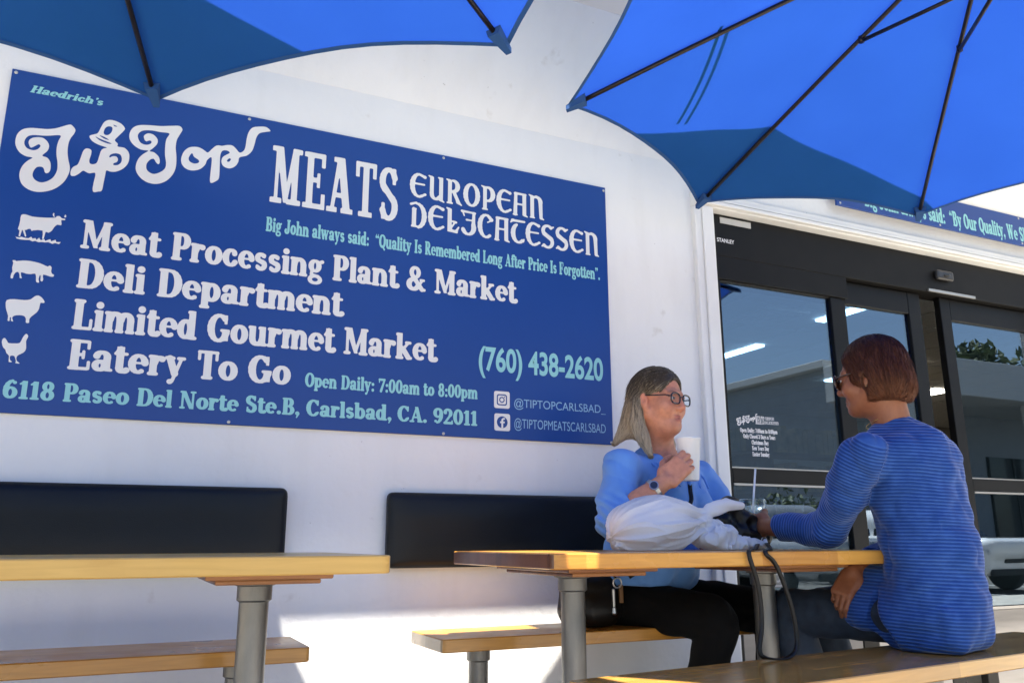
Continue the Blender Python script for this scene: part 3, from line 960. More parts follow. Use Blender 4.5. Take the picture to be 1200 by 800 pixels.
G('8', .64, AR(.32, .74, .155, .21, 0, 360, .18, .1), AR(.32, .27, .185, .23, 0, 360, .2, .1))
G('9', .64, AR(.32, .69, .19, .26, 0, 360, .2, .1), AR(.22, .56, .30, .51, -80, 5, .21, .1), C(.18, .15, .17, .15, .15))
G('.', .28, C(.14, .10, .14, .105, .21))
G(',', .28, C(.14, .11, .14, .115, .21), C(.20, .08, .11, -.14, .1, .05))
G(':', .30, C(.15, .10, .15, .105, .21), C(.15, .52, .15, .525, .21))
G("'", .24, C(.12, .90, .12, .91, .18), C(.17, .87, .10, .70, .09, .04))
G('<', .44, C(.12, .75, .12, .76, .17), C(.08, .78, .15, .96, .08, .04), C(.32, .75, .32, .76, .17), C(.28, .78, .35, .96, .08, .04))
G('>', .44, C(.12, .90, .12, .91, .17), C(.16, .87, .10, .70, .08, .04), C(.32, .90, .32, .91, .17), C(.36, .87, .30, .70, .08, .04))
G('&', .86, AR(.36, .74, .15, .2, 0, 360, .16, .1), AR(.30, .25, .19, .2, 60, 330, .2, .12), C(.24, .62, .66, .06, .17), C(.46, .10, .66, .42, .09), SF(.68, .44, .12, .1, .09), SF(.70, bot, .1, .12))
# tall slab capitals
SL, SQ = {}, 0.085
def GS(ch, adv, *s): SL[ch] = (adv, flat(*s))
GS('M', .54, BX(.0, 0, .20, SQ), BX(.30, 0, .54, SQ), BX(.0, 1 - SQ, .17, 1), BX(.37, 1 - SQ, .54, 1), BX(.07, 0, .125, 1), BX(.375, 0, .475, 1), PG((.07, 1), (.19, 1), (.315, .12), (.24, .02)), PG((.24, .02), (.30, .02), (.44, 1), (.375, 1)))
GS('E', .42, BX(0, 0, .40, SQ), BX(0, 1 - SQ, .39, 1), BX(.06, 0, .17, 1), BX(.335, 0, .40, .27), BX(.325, .75, .39, 1), BX(.15, .47, .29, .55), BX(.25, .38, .30, .64))
GS('A', .46, BX(-.02, 0, .17, SQ), BX(.25, 0, .47, SQ), PG((.05, .04), (.11, .04), (.235, 1), (.16, 1)), PG((.16, 1), (.29, 1), (.42, .04), (.29, .04)), BX(.10, .27, .33, .35), BX(.09, 1 - SQ, .29, 1))
GS('T', .42, BX(.01, 1 - SQ, .41, 1), BX(.155, 0, .265, 1), BX(.08, 0, .34, SQ), BX(.01, .72, .075, 1), BX(.345, .72, .41, 1))
GS('S', .40, AR(.195, .735, .125, .215, 20, 250, .115, .08), AR(.205, .255, .125, .215, 70, -160, .115, .08), C(.10, .63, .30, .37, .11), BX(.275, .68, .335, .98), BX(.065, .02, .125, .32))
# uncial capitals
UN = {}
def GU(ch, adv, *s): UN[ch] = (adv, flat(*s))
uT, uH = .17, .075
GU('E', .62, AR(.34, .5, .25, .45, 70, 295, uT, uH), C(.13, .56, .53, .56, .07), C(.42, .92, .55, .87, .07, .13), C(.45, .09, .57, .17, .07, .1))
GU('U', .66, C(.06, .97, .16, .93, .05, .1), VS(.17, .28, .95, .14), AR(.32, .26, .15, .19, 180, 330, .14, .08), VS(.52, .03, .98, .14), C(.42, .96, .52, .92, .05, .1), C(.52, .06, .63, .0, .1, .05))
GU('R', .66, C(.05, .97, .17, .93, .05, .1), VS(.17, .02, .96, .14), AR(.30, .73, .17, .22, -90, 95, .16, .08), C(.17, .5, .32, .5, .07), C(.32, .50, .50, .10, .13), C(.48, .10, .62, .0, .13, .05), C(.08, .02, .26, .02, .06))
GU('O', .66, AR(.33, .5, .24, .44, 0, 360, uT, uH))
GU('P', .60, C(.04, .97, .17, .92, .05, .1), VS(.17, .02, .96, .14), AR(.29, .66, .2, .28, -95, 100, .17, .08), C(.08, .02, .26, .02, .06))
GU('A', .64, C(.15, .90, .12, .05, .12, .15), C(.12, .92, .55, .92, .1, .08), VS(.50, .03, .94, .15), C(.14, .48, .5, .48, .07), C(.04, .02, .20, .02, .05), C(.5, .05, .62, .0, .1, .05))
GU('N', .66, C(.04, .97, .15, .92, .05, .1), VS(.16, .02, .95, .15), C(.16, .85, .34, .94, .07, .09), AR(.34, .72, .17, .2, 100, 0, .16, .09), C(.51, .74, .53, .06, .16, .13), C(.53, .05, .64, .0, .1, .04), C(.08, .02, .25, .02, .05))
GU('D', .64, C(.03, .88, .22, .96, .09, .07), AR(.25, .46, .28, .47, 92, -75, uT, uH), VS(.15, .04, .70, .15), C(.08, .03, .33, .03, .07), C(.15, .70, .22, .72, .15, .04))
GU('L', .58, C(.06, .97, .16, .93, .05, .1), VS(.17, .04, .95, .15), C(.17, .10, .44, .06, .12, .1), C(.42, .08, .52, .26, .1, .05), C(.20, .14, .38, .44, .05, .06), C(.30, .46, .42, .44, .08))
GU('I', .62, C(.03, .95, .55, .93, .09, .07), AR(.28, .34, .22, .29, 20, -150, uT, uH), C(.48, .4, .50, .92, .14, .1), C(.08, .24, .16, .16, .12, .06), C(.22, .62, .42, .62, .08, .05), C(.12, .78, .06, .95, .05))
GU('C', .62, AR(.34, .5, .25, .45, 55, 305, uT, uH), C(.44, .88, .55, .78, .08, .15), C(.40, .66, .50, .72, .05))
GU('T', .60, C(.02, .84, .10, .94, .05, .1), C(.08, .93, .58, .93, .1, .08), AR(.34, .42, .23, .37, 110, 310, uT, uH), C(.53, .12, .56, .2, .08, .05))
GU('S', .58, AR(.28, .72, .19, .22, 40, 240, .13, .08), AR(.28, .27, .2, .23, 60, -140, .13, .08), C(.14, .60, .43, .40, .17), C(.42, .87, .54, .92, .1, .05), C(.11, .10, .04, .06, .1, .05))

def seg_sd(X, Y, x0, y0, x1, y1, w0, w1):
    dx, dy = x1 - x0, y1 - y0
    L2 = dx * dx + dy * dy + 1e-12
    t = np.clip(((X - x0) * dx + (Y - y0) * dy) / L2, 0, 1)
    return np.hypot(X - x0 - t * dx, Y - y0 - t * dy) - (w0 + (w1 - w0) * t) / 2
def poly_sd(X, Y, pts):
    d = np.full(X.shape, 1e9); s = np.ones(X.shape)
    n = len(pts)
    for i in range(n):
        (ax, ay), (bx, by) = pts[i], pts[(i + 1) % n]
        d = np.minimum(d, seg_sd(X, Y, ax, ay, bx, by, 0, 0))
        c = (ay > Y) != (by > Y)
        xi = (bx - ax) * (Y - ay) / ((by - ay) if by != ay else 1e-9) + ax
        s = np.where(c & (X < xi), -s, s)
    return d * s
def contours(F, x0, y0, h):
    """marching squares of F<0 -> closed loops"""
    nxt = {}
    S = F < 0
    def ev(i, j, a):
        if a == 'h':
            t = F[i, j] / (F[i, j] - F[i + 1, j]); return (x0 + (i + t) * h, y0 + j * h)
        t = F[i, j] / (F[i, j] - F[i, j + 1]); return (x0 + i * h, y0 + (j + t) * h)
    c = S[:-1, :-1] * 1 + S[1:, :-1] * 2 + S[1:, 1:] * 4 + S[:-1, 1:] * 8
    tab = {1: 'LB', 2: 'BR', 3: 'LR', 4: 'RT', 5: 'LBRT', 6: 'BT', 7: 'LT', 8: 'TL', 9: 'TB', 10: 'BRTL', 11: 'TR', 12: 'RL', 13: 'RB', 14: 'BL'}
    for i, j in np.argwhere((c > 0) & (c < 15)):
        k = tab[int(c[i, j])]
        e = {'B': (i, j, 'h'), 'T': (i, j + 1, 'h'), 'L': (i, j, 'v'), 'R': (i + 1, j, 'v')}
        for q in range(0, len(k), 2): nxt[e[k[q]]] = e[k[q + 1]]
    loops = []
    while nxt:
        s = next(iter(nxt)); lp = []; q = s
        while q in nxt:
            lp.append(ev(*q)); q = nxt.pop(q)
        if len(lp) > 5: loops.append(lp)
    return loops
def fill_loops(loops, ext=0.0):
    cu = bpy.data.curves.new("outline", 'CURVE'); cu.dimensions = '2D'; cu.fill_mode = 'BOTH' if ext else 'FRONT'
    cu.extrude = ext
    for lp in loops:
        sp = cu.splines.new('POLY'); sp.points.add(len(lp) - 1); sp.use_cyclic_u = True
        for p, (x, y) in zip(sp.points, lp): p.co = (x, y, 0, 1)
    ob = bpy.data.objects.new("outline", cu)
    COL.objects.link(ob)
    dg = bpy.context.evaluated_depsgraph_get()
    me = bpy.data.meshes.new_from_object(ob.evaluated_get(dg))
    V = [v.co[:] for v in me.vertices]; Fc = [tuple(p.vertices) for p in me.polygons]
    bpy.data.objects.remove(ob); bpy.data.curves.remove(cu); bpy.data.meshes.remove(me)
    return V, Fc
GCACHE = {}
def glyph(table, ch, blob=0.02, round_=0.012):
    key = (id(table), ch)
    if key not in GCACHE:
        adv, prims = table[ch]
        h = 0.019
        bold = 0.009 if table is GL else 0.004
        xs = np.arange(-.25, adv + .35, h); ys = np.arange(-.38, 1.2, h)
        X, Y = np.meshgrid(xs, ys, indexing='ij')
        D = None
        for t, a in prims:
            if t == 'c':
                a = list(a) + ([a[4]] if len(a) == 5 else [])
                d = seg_sd(X, Y, *a) - bold
            else: d = poly_sd(X, Y, a) - bold
            D = d if D is None else smin(D, d, blob)
        GCACHE[key] = (adv, fill_loops(contours(D, xs[0], ys[0], h)))
    return GCACHE[key]
def text_mesh(name, text, table, x0, x1, yb, cap, slant=0.0, gap=0.0, blob=0.02, space=.34):
    """one line of lettering between x0 and x1 in sign coordinates"""
    V, Fc = [], []
    x = 0; items = []
    for ch in text:
        if ch == ' ': x += space; continue
        adv, g = glyph(table, ch, blob)
        items.append((x, g)); x += adv + gap
    sx = (x1 - x0) / (x - gap)
    for q, (gx, (gv, gf)) in enumerate(items):   # neighbours that touch are layered, not coplanar
        n = len(V)
        V += [((gx + v[0] + slant * v[1]) * sx + x0, v[1] * cap + yb, (q % 2) * .00025) for v in gv]
        Fc += [tuple(i + n for i in f) for f in gf]
    return V, Fc
def sans_mesh(text, x0, x1, yb, cap, offset=0.0):
    cu = bpy.data.curves.new("line", 'FONT'); cu.body = text; cu.size = 1; cu.offset = offset; cu.fill_mode = 'FRONT'
    ob = bpy.data.objects.new("line", cu); COL.objects.link(ob)
    dg = bpy.context.evaluated_depsgraph_get()
    me = bpy.data.meshes.new_from_object(ob.evaluated_get(dg))
    V = np.array([v.co[:2] for v in me.vertices]); Fc = [tuple(p.vertices) for p in me.polygons]
    bpy.data.objects.remove(ob); bpy.data.curves.remove(cu); bpy.data.meshes.remove(me)
    lo, hi = V[:, 0].min(), V[:, 0].max()
    V[:, 0] = x0 + (V[:, 0] - lo) * (x1 - x0) / (hi - lo)
    V[:, 1] = yb + V[:, 1] * cap / 0.73
    return V.tolist(), Fc
def place2d(name, VF, m, parent, ox, oz, y):
    """put 2D lettering on a wall-parallel plane"""
    V, Fc = VF
    me = bpy.data.meshes.new(name)
    me.from_pydata([(ox + v[0], y - (v[2] if len(v) > 2 else 0), oz + v[1]) for v in V], [], Fc)
    bm = bmesh.new(); bm.from_mesh(me)
    for f in bm.faces:
        f.normal_update()
        if f.normal.y > 0: f.normal_flip()
    bm.to_mesh(me); bm.free()
    return link_mesh(name, me, m, parent)

M_SIGN = mat("sign_blue_print", (0.008, 0.054, 0.262), 0.38, noise=0.06, nscale=1.5, spec=0.4)
M_LET = mat("sign_white_print", (0.74, 0.75, 0.73), 0.45)
M_LET2 = mat("sign_aqua_print", (0.27, 0.60, 0.62), 0.45)
M_LET3 = mat("sign_pale_blue_print", (0.26, 0.46, 0.66), 0.45)
M_SCREW = mat("screw_head", (0.55, 0.55, 0.53), 0.35, metal=0.6)
M_PANEDGE = M_SIGN
LOGO = [[2041,10454,2182,10311,2171,10151,2082,9953,2033,9742,2033,9430,2087,9130,2176,8793,2144,8502,2016,8196,1792,7941,1521,7787,1242,7727,985,7782,787,7940,692,8180,687,8437,764,8666,884,8840,995,8961,795,8976,604,9070,475,9242,422,9428,426,9669,501,9860,628,9987,800,10058,1014,10092,1302,10124,1550,10205,1758,10324,1932,10427],[1744,9976,1334,9872,905,9804,739,9687,687,9479,771,9299,959,9243,1113,9307,1186,9445,1125,9499,1027,9414,912,9326,848,9401,814,9526,853,9644,986,9736,1200,9770,1358,9677,1444,9517,1421,9314,1284,9103,1436,9052,1543,8919,1585,8730,1571,8553,1490,8469,1424,8505,1380,8627,1301,8678,1163,8631,1083,8465,1080,8292,1169,8157,1338,8100,1511,8160,1673,8310,1759,8499,1792,8680,1771,8939,1706,9235,1687,9541,1714,9769],[2224,8758,2284,8879,2401,8989,2465,9245,2510,9499,2571,9623,2661,9662,2772,9616,2781,9439,2748,9231,2782,9104,2896,9094,2999,9188,3046,9444,3080,9653,3144,9756,3252,9822,3017,9867,2818,9941,2692,10052,2661,10159,2784,10242,2909,10322,2980,10542,3068,10789,3209,10911,3401,10928,3623,10858,3769,10703,3715,10553,3581,10342,3485,10163,3594,10047,3606,9936,3820,9931,3971,9800,4022,9605,3999,9351,3868,9123,3654,8959,3467,8916,3331,8936,3311,8776,3289,8462,3260,8147,3143,8083,3016,8040,2967,8141,2974,8407,2990,8764,2807,8722,2691,8754,2594,8781,2479,8650,2361,8541,2253,8522,2213,8602],[3366,9482,3413,9581,3559,9658,3716,9638,3782,9492,3768,9331,3665,9213,3532,9197,3544,9267,3633,9328,3659,9446,3591,9538,3477,9525,3406,9467],[3130,10572,3236,10663,3355,10641,3353,10480,3272,10340,3160,10304,3094,10382],[2849,10174,3028,10109,3385,10015,3272,9984,2996,10057],[2975,10244,3131,10221,3294,10134,3139,10149],[3380,10762,3513,10720,3426,10702],[5596,11207,5715,11081,5650,10882,5559,10625,5543,10305,5599,9948,5615,9534,5533,9208,5335,8915,5039,8736,4728,8732,4471,8865,4303,9089,4268,9338,4329,9606,4463,9811,4624,9982,4379,9976,4146,10086,3987,10262,3939,10460,3974,10675,4089,10845,4280,10947,4588,11010,4945,11057,5303,11146],[5278,10823,4969,10814,4653,10813,4368,10739,4229,10570,4248,10391,4352,10240,4535,10203,4683,10284,4696,10376,4627,10399,4521,10341,4444,10430,4431,10558,4554,10672,4735,10661,4885,10518,4903,10338,4788,10133,4673,9981,4828,9958,5000,9809,5051,9611,5007,9515,4919,9587,4831,9700,4705,9624,4613,9427,4658,9205,4868,9104,5082,9204,5244,9388,5266,9625,5205,9926,5180,10287,5197,10580],[6106,10451,6336,10485,6530,10416,6678,10338,6806,10496,6934,10655,7048,10715,7167,10717,7353,10791,7543,10812,7697,10695,7828,10574,7966,10666,8026,10841,8050,11173,8100,11485,8230,11715,8446,11815,8741,11865,8925,11735,8756,11656,8515,11541,8407,11326,8356,11014,8279,10726,8101,10502,7844,10372,7810,10178,7706,9971,7501,9842,7283,9893,7197,10063,7229,10256,7361,10388,7473,10490,7371,10562,7207,10520,7138,10319,7147,9921,7158,9393,7054,9228,6899,9127,6843,9233,6844,9601,6835,10155,6681,10020,6628,9825,6460,9610,6215,9502,5983,9523,5817,9675,5769,9902,5830,10176,5952,10358],[6129,10196,6211,10064,6382,9964,6392,9860,6235,9794,6068,9853,6031,10004],[7395,10154,7468,10258,7532,10233,7492,10134,7418,10104]]
ANIMALS = {"cow":[[911,6810,1034,6853,1239,6809,1478,6816,1914,6876,1967,6939,2056,6961,2135,6894,2238,6886,2224,6836,2123,6827,2149,6693,2126,6630,2024,6638,1936,6530,1882,6391,1783,6301,1701,6317,1672,6066,1622,6070,1606,6350,1322,6313,1287,6279,1238,6354,1161,6331,1108,6288,1077,6295,1144,6083,1107,6066,1022,6263,993,6259,970,6057,922,6050,926,6249,871,6288,892,6431,903,6620],[1890,6904,1845,6968,1857,7042,1890,7035,1887,6963,1914,6907],[2199,6952,2220,7039,2253,7020,2255,6949]],"grass":[[803,6068,840,6004,949,5996,1003,6032,1124,6010,1222,6013,1292,6081,1340,6018,1425,6054,1463,5989,1531,6081,1591,5996,1693,6057,1721,5991,1870,6083,1900,6005,2031,6083,2061,6004,2200,6024,2149,5946,2026,5964,1951,5918,1825,5964,1728,5940,1628,5942,1531,5917,1428,5949,1353,5915,1249,5958,1133,5941,996,5933,877,5951]],"pig":[[845,5161,934,5179,962,5152,1150,5202,1378,5213,1611,5187,1765,5140,1904,5090,1956,5136,2025,5077,2022,4942,2066,4851,2128,4821,2104,4751,1996,4750,1801,4789,1821,4629,1806,4551,1747,4563,1736,4714,1706,4758,1684,4612,1715,4492,1623,4509,1604,4659,1563,4788,1437,4753,1290,4753,1148,4782,1167,4642,1196,4580,1126,4581,1114,4674,1060,4781,984,4743,942,4633,934,4538,865,4548,869,4700,895,4779,869,4908,883,5081]],"sheep":[[848,3763,1053,3822,1357,3828,1535,3877,1643,3996,1746,4037,1864,3968,1955,3835,1917,3788,1834,3786,1819,3588,1760,3439,1639,3302,1577,3190,1584,3064,1488,3058,1478,3180,1413,3279,1274,3292,1128,3255,1078,3173,1122,3066,1055,3073,1046,3187,1010,3183,1016,3069,956,3073,956,3230,878,3432,842,3586]],"hen":[[900,2443,961,2473,1035,2370,1087,2313,1251,2321,1398,2352,1452,2513,1499,2622,1552,2679,1612,2615,1601,2534,1570,2420,1601,2180,1544,2037,1407,1939,1359,1849,1389,1732,1482,1661,1354,1660,1359,1729,1293,1895,1174,1884,1192,1749,1259,1697,1156,1688,1145,1882,1058,1977,1012,2093,944,2155,886,2322]]}
def dec(L): return [[(c[i] / 1e4, c[i + 1] / 1e4) for i in range(0, len(c), 2)] for c in L]
def smooth_loop(lp, n=4):
    out = []; k = len(lp)
    for i in range(k):
        p0, p1, p2, p3 = (np.array(lp[(i + d) % k]) for d in (-1, 0, 1, 2))
        for t in np.arange(n) / n:
            out.append(tuple(0.5 * (2 * p1 + (p2 - p0) * t + (2 * p0 - 5 * p1 + 4 * p2 - p3) * t * t + (3 * p1 - p0 - 3 * p2 + p3) * t ** 3)))
    return out

SX, SZ, SY = 0.0, 1.203, -0.012
sign = empty("wall_sign", (SX + 1.22, SY, SZ), 0, "large blue delicatessen sign board with white lettering, animals and phone number on the wall", "sign")
mb = MB(); mb.box(SX, SX + 2.44, SY, -0.001, SZ, SZ + 1.22, 0.0015, 1)
mb.build("panel", M_SIGN, sign)
def on_sign(name, VF, m): return place2d(name, VF, m, sign, SX, SZ, SY - 0.0012)
on_sign("owner_lettering", text_mesh("", "Haedrich's", GL, .062, .294, 1.142, .028, slant=.22), M_LET2)
on_sign("script_logo", fill_loops([smooth_loop(l) for l in dec(LOGO)]), M_LET)
on_sign("headline_lettering", text_mesh("", "MEATS", SL, .908, 1.426, .877, .238, gap=.045, blob=.006), M_LET)
on_sign("headline_lettering", text_mesh("", "EUROPEAN", UN, 1.474, 2.110, 1.001, .113, gap=.03, blob=.03), M_LET)
on_sign("headline_lettering", text_mesh("", "DELICATESSEN", UN, 1.478, 2.394, .868, .114, gap=.03, blob=.03), M_LET)
on_sign("slogan_lettering", text_mesh("", "Big John always said:  <Quality Is Remembered Long After Price Is Forgotten>.", GL, .900, 2.396, .754, .058), M_LET2)
on_sign("service_lettering", text_mesh("", "Meat Processing Plant & Market", GL, .280, 1.970, .592, .104), M_LET)
on_sign("service_lettering", text_mesh("", "Deli Department", GL, .281, 1.214, .448, .104), M_LET)
on_sign("service_lettering", text_mesh("", "Limited Gourmet Market", GL, .283, 1.607, .300, .105), M_LET)
on_sign("service_lettering", text_mesh("", "Eatery To Go", GL, .285, 1.029, .160, .103), M_LET)
on_sign("hours_lettering", text_mesh("", "Open Daily: 7:00am to 8:00pm", GL, 1.083, 1.790, .159, .054), M_LET2)
on_sign("address_lettering", text_mesh("", "6118 Paseo Del Norte Ste.B, Carlsbad, CA. 92011", GL, .110, 1.790, .049, .062), M_LET2)
on_sign("phone_lettering", sans_mesh("(760) 438-2620", 1.794, 2.397, .286, .102, .027), M_LET2)
on_sign("handle_lettering", sans_mesh("@TIPTOPCARLSBAD_", 1.957, 2.404, .138, .037), M_LET3)
on_sign("handle_lettering", sans_mesh("@TIPTOPMEATSCARLSBAD", 1.957, 2.402, .050, .041), M_LET3)
def rr(cx, cy, hw, r, n=6):
    out = []
    for sx_, sy_, a0 in ((1, 1, 0), (-1, 1, 90), (-1, -1, 180), (1, -1, 270)):
        for k in range(n + 1):
            a = R(a0 + 90 * k / n)
            out.append((cx + sx_ * (hw - r) + r * math.cos(a), cy + sy_ * (hw - r) + r * math.sin(a)))
    return out
def circ(cx, cy, r, n=28): return [(cx + r * math.cos(2 * math.pi * k / n), cy + r * math.sin(2 * math.pi * k / n)) for k in range(n)]
ix, iz = 1.900, 0.164
on_sign("camera_icon", fill_loops([rr(ix, iz, .036, .009), rr(ix, iz, .0235, .010), rr(ix, iz, .0185, .007), circ(ix, iz, .0125), circ(ix, iz, .0078), circ(ix + .012, iz + .012, .0028, 10)]), M_LET)
ix, iz = 1.9015, 0.070
on_sign("letter_icon", fill_loops([rr(ix, iz, .036, .009), circ(ix, iz, .0245, 36),
        [(ix - .004, iz - .0238), (ix + .0042, iz - .0238), (ix + .0042, iz - .004), (ix + .0105, iz - .004), (ix + .0118, iz + .0035), (ix + .0042, iz + .0035), (ix + .0042, iz + .0085), (ix + .0065, iz + .0115), (ix + .0122, iz + .0115), (ix + .0122, iz + .0182), (ix + .004, iz + .0182), (ix - .0025, iz + .014), (ix - .004, iz + .009), (ix - .004, iz + .0035), (ix - .0098, iz + .0035), (ix - .0098, iz - .004), (ix - .004, iz - .004)]]), M_LET)
for nm, key in (("cow_picture", "cow"), ("grass_picture", "grass"), ("pig_picture", "pig"), ("sheep_picture", "sheep"), ("hen_picture", "hen")):
    on_sign(nm, fill_loops([smooth_loop(l, 2) if key != "grass" else l for l in dec(ANIMALS[key])]), M_LET)
for (x, z) in ((.013, 1.207), (.81, 1.207), (1.623, 1.207), (2.43, 1.203), (.013, .010), (.82, .010), (1.643, .010), (2.43, .010)):
    v, f = [], []
    mb = MB()
    pr_ = [(0.0062, -.001), (0.006, .0015), (0.003, .003), (0.0005, .0033)]
    n = 14
    for r_, d in pr_:
        v += [(SX + x + r_ * math.cos(2 * math.pi * k / n), SY - d, SZ + z + r_ * math.sin(2 * math.pi * k / n)) for k in range(n)]
    for j in range(3): f += [(j * n + k, j * n + (k + 1) % n, (j + 1) * n + (k + 1) % n, (j + 1) * n + k) for k in range(n)]
    f.append(tuple(3 * n + k for k in range(n)))
    mb.add(v, f); mb.build("screw", M_SCREW, sign, smooth=True)

# narrow sign over the entrance
s2 = empty("wall_sign", (5.2, -0.06, 2.575), 0, "long narrow blue slogan sign above the black glass entrance, half hidden by the parasol", "sign")
mb = MB(); mb.box(3.885, 6.5, -0.066, -0.052, 2.572, 2.765, 0.0015, 1)
mb.build("panel", M_SIGN, s2)
place2d("slogan_lettering", text_mesh("", "Big John always said:  <By Our Quality, We Shall", GL, 4.095, 5.575, 2.601, .094), M_LET2, s2, 0, 0, -0.0672)
for x in (3.91, 4.70, 5.44, 6.2):
    for z in (2.587, 2.752):
        mb = MB(); mb.box(x - .006, x + .006, -0.0685, -0.064, z - .006, z + .006, 0.002); mb.build("screw", M_SCREW, s2)

# writing on the entrance
place2d("maker_lettering", sans_mesh("STANLEY", 3.112, 3.222, 2.268, .021, .02), M_WHITE, header, 0, 0, 0.0155)
def on_glass(nm, VF): return place2d(nm, VF, M_WHITE, side_window, 0, 0, 0.0485)
lg = [[(3.186 + (u - .04) * .158, 1.352 + (v - .86) * .158) for u, v in smooth_loop(l, 2)] for l in dec(LOGO)]
on_glass("script_logo", fill_loops(lg))
on_glass("headline_lettering", text_mesh("", "MEATS", SL, 3.305, 3.362, 1.352, .040, gap=.045, blob=.006))
on_glass("headline_lettering", text_mesh("", "EUROPEAN", UN, 3.366, 3.425, 1.375, .016, gap=.03))
on_glass("headline_lettering", text_mesh("", "DELICATESSEN", UN, 3.366, 3.452, 1.354, .016, gap=.03))
for t, a, b, z in (("Open Daily: 7:00am to 8:00pm", 3.205, 3.440, 1.308), ("Only Closed 3 Days a Year:", 3.222, 3.425, 1.279), ("Christmas Day", 3.272, 3.378, 1.250), ("New Years Day", 3.272, 3.378, 1.222), ("Easter Sunday", 3.272, 3.378, 1.193)):
    on_glass("hours_lettering", text_mesh("", t, GL, a, b, z, .021))
# ------------------------------------------------------------------ people
def V3(*a): return np.array(a, float)
def nrm(v): return v / np.linalg.norm(v)
def frame(az, pitch=0.0, roll=0.0):
    """columns: person's right, forward, up; az clockwise from +Y"""
    f = V3(math.sin(R(az)) * math.cos(R(pitch)), math.cos(R(az)) * math.cos(R(pitch)), math.sin(R(pitch)))
    r = nrm(np.cross(f, V3(0, 0, 1))); u = np.cross(r, f)
    c, s = math.cos(R(roll)), math.sin(R(roll))
    return np.stack([r * c + u * s, f, u * c - r * s], 1)
def bounded(f, c, rad):
    c = np.array(c, float)
    def g(P):
        d = np.linalg.norm(P - c, axis=1) - rad
        m = d < 0.03
        out = np.maximum(d, 0.03)
        if m.any(): out[m] = f(P[m])
        return out
    return g
def local(f, c, M, s):
    c = np.array(c, float)
    return lambda P: f((P - c) @ M / s) * s

def head_items(chin_fat=0.0, nose=1.0, cheek=1.0):
    it = [(s_ell((0, -.016, .045), (.075, .096, .084)), 0),
          (s_ell((0, .026, -.025), (.063, .068, .092)), .03)]
    for x in (-1, 1):
        it += [(s_cone((x * .054, -.004, -.052), (x * .020, .062, -.096), .021, .018), .035),
               (s_ell((x * .040, .058, -.032), (.029 * cheek, .030, .030 * cheek)), .025),
               (s_cone((x * .012, .086, .026), (x * .046, .070, .024), .010, .010), .016)]
    it += [(s_ell((0, .070, -.100), (.024, .022, .018)), .022)]
    if chin_fat: it += [(s_ell((0, .028, -.108), (.044, .046, .024)), .03)]
    for x in (-1, 1):
        it += [(s_ell((x * .033, .104, .003), (.018, .016, .012)), .012, 'sub')]
    it += [(s_cone((0, .088, .012), (0, .109 * nose, -.030), .0085, .0125), .014),
           (s_ell((.012, .098, -.037), (.010, .010, .008)), .008), (s_ell((-.012, .098, -.037), (.010, .010, .008)), .008)]
    it += [(s_cone((-.018, .086, -.0655), (.018, .086, -.0655), .0055), .008), (s_cone((0, .093, -.0655), (.003, .093, -.0655), .0055), .010),
           (s_cone((-.015, .086, -.0775), (.015, .086, -.0775), .007), .008), (s_cone((0, .092, -.0775), (.002, .092, -.0775), .007), .008),
           (s_path([(-.024, .088, -.0730), (0, .101, -.0712), (.024, .088, -.0730)], [.0012, .0022, .0012]), .003, 'sub')]
    for x in (-1, 1):   # smile lines and bags under the eyes
        it += [(s_path([(x * .017, .102, -.042), (x * .028, .092, -.056), (x * .034, .080, -.076)], [.0012, .0018, .0008]), .006, 'sub'),
               (s_path([(x * .020, .094, -.014), (x * .034, .093, -.019), (x * .047, .080, -.013)], [.0008, .0014, .0006]), .005, 'sub')]
    for x in (-1, 1):   # lids
        it += [(s_path([(x * .020, .085, .006), (x * .033, .0945, .0125), (x * .046, .080, .007)], [.003, .0042, .003]), .005),
               (s_path([(x * .021, .085, .000), (x * .033, .0925, -.0065), (x * .045, .080, -.001)], [.003, .0036, .003]), .006)]
    for x in (-1, 1):   # ears
        Me = np.array(frame(0, 12, 0)); 
        it += [(s_ell((x * .0800, -.012, -.006), (.010, .019, .031), Me), .008),
               (s_ell((x * .0905, -.006, -.000), (.009, .010, .018), Me), .006, 'sub'),
               (s_ell((x * .077, -.002, -.035), (.008, .010, .012)), .008)]
    return it

def hand_items(w, d, n, left, curls, thumb, sc=1.0):
    w = np.array(w, float); d = nrm(np.array(d, float)); n = np.array(n, float); n = nrm(n - d * (n @ d))
    s = np.cross(d, n) if left else np.cross(n, d)
    M = np.stack([s, d, n], 1)
    it = [(s_box(w + d * .054 * sc, (.040 * sc, .050 * sc, .0145 * sc), .0135 * sc, M), .02),
          (s_ell(w + (d * .035 + s * .026 - n * .010) * sc, (.019 * sc, .032 * sc, .016 * sc), M), .015)]
    L = [(.046, .028, .023), (.050, .031, .024), (.047, .029, .023), (.037, .022, .020)]
    for k, off in enumerate((.029, .010, -.010, -.029)):
        p = w + (d * (.094 - .004 * abs(k - 1)) + s * off + n * .002) * sc
        a = 0; r = (.0098, .0100, .0095, .0082)[k] * sc
        spread = off * 0.10
        for j in range(3):
            a += R(curls[k][j])
            dd = nrm(d * math.cos(a) - n * math.sin(a) + s * spread * math.cos(a) * 3)
            q = p + dd * L[k][j] * sc
            it.append((s_cone(p, q, r, r * .90), .006 if j == 0 else .003)); p = q; r *= .90
    p = w + (d * .028 + s * .034 - n * .008) * sc; r = .0125 * sc
    for j, (cd, cs, cn) in enumerate(thumb):
        dd = nrm(d * cd + s * cs + n * cn)
        q = p + dd * (.044, .033, .026)[j] * sc
        it.append((s_cone(p, q, r, r * .9), .012 if j == 0 else .003)); p = q; r *= .9
    return it

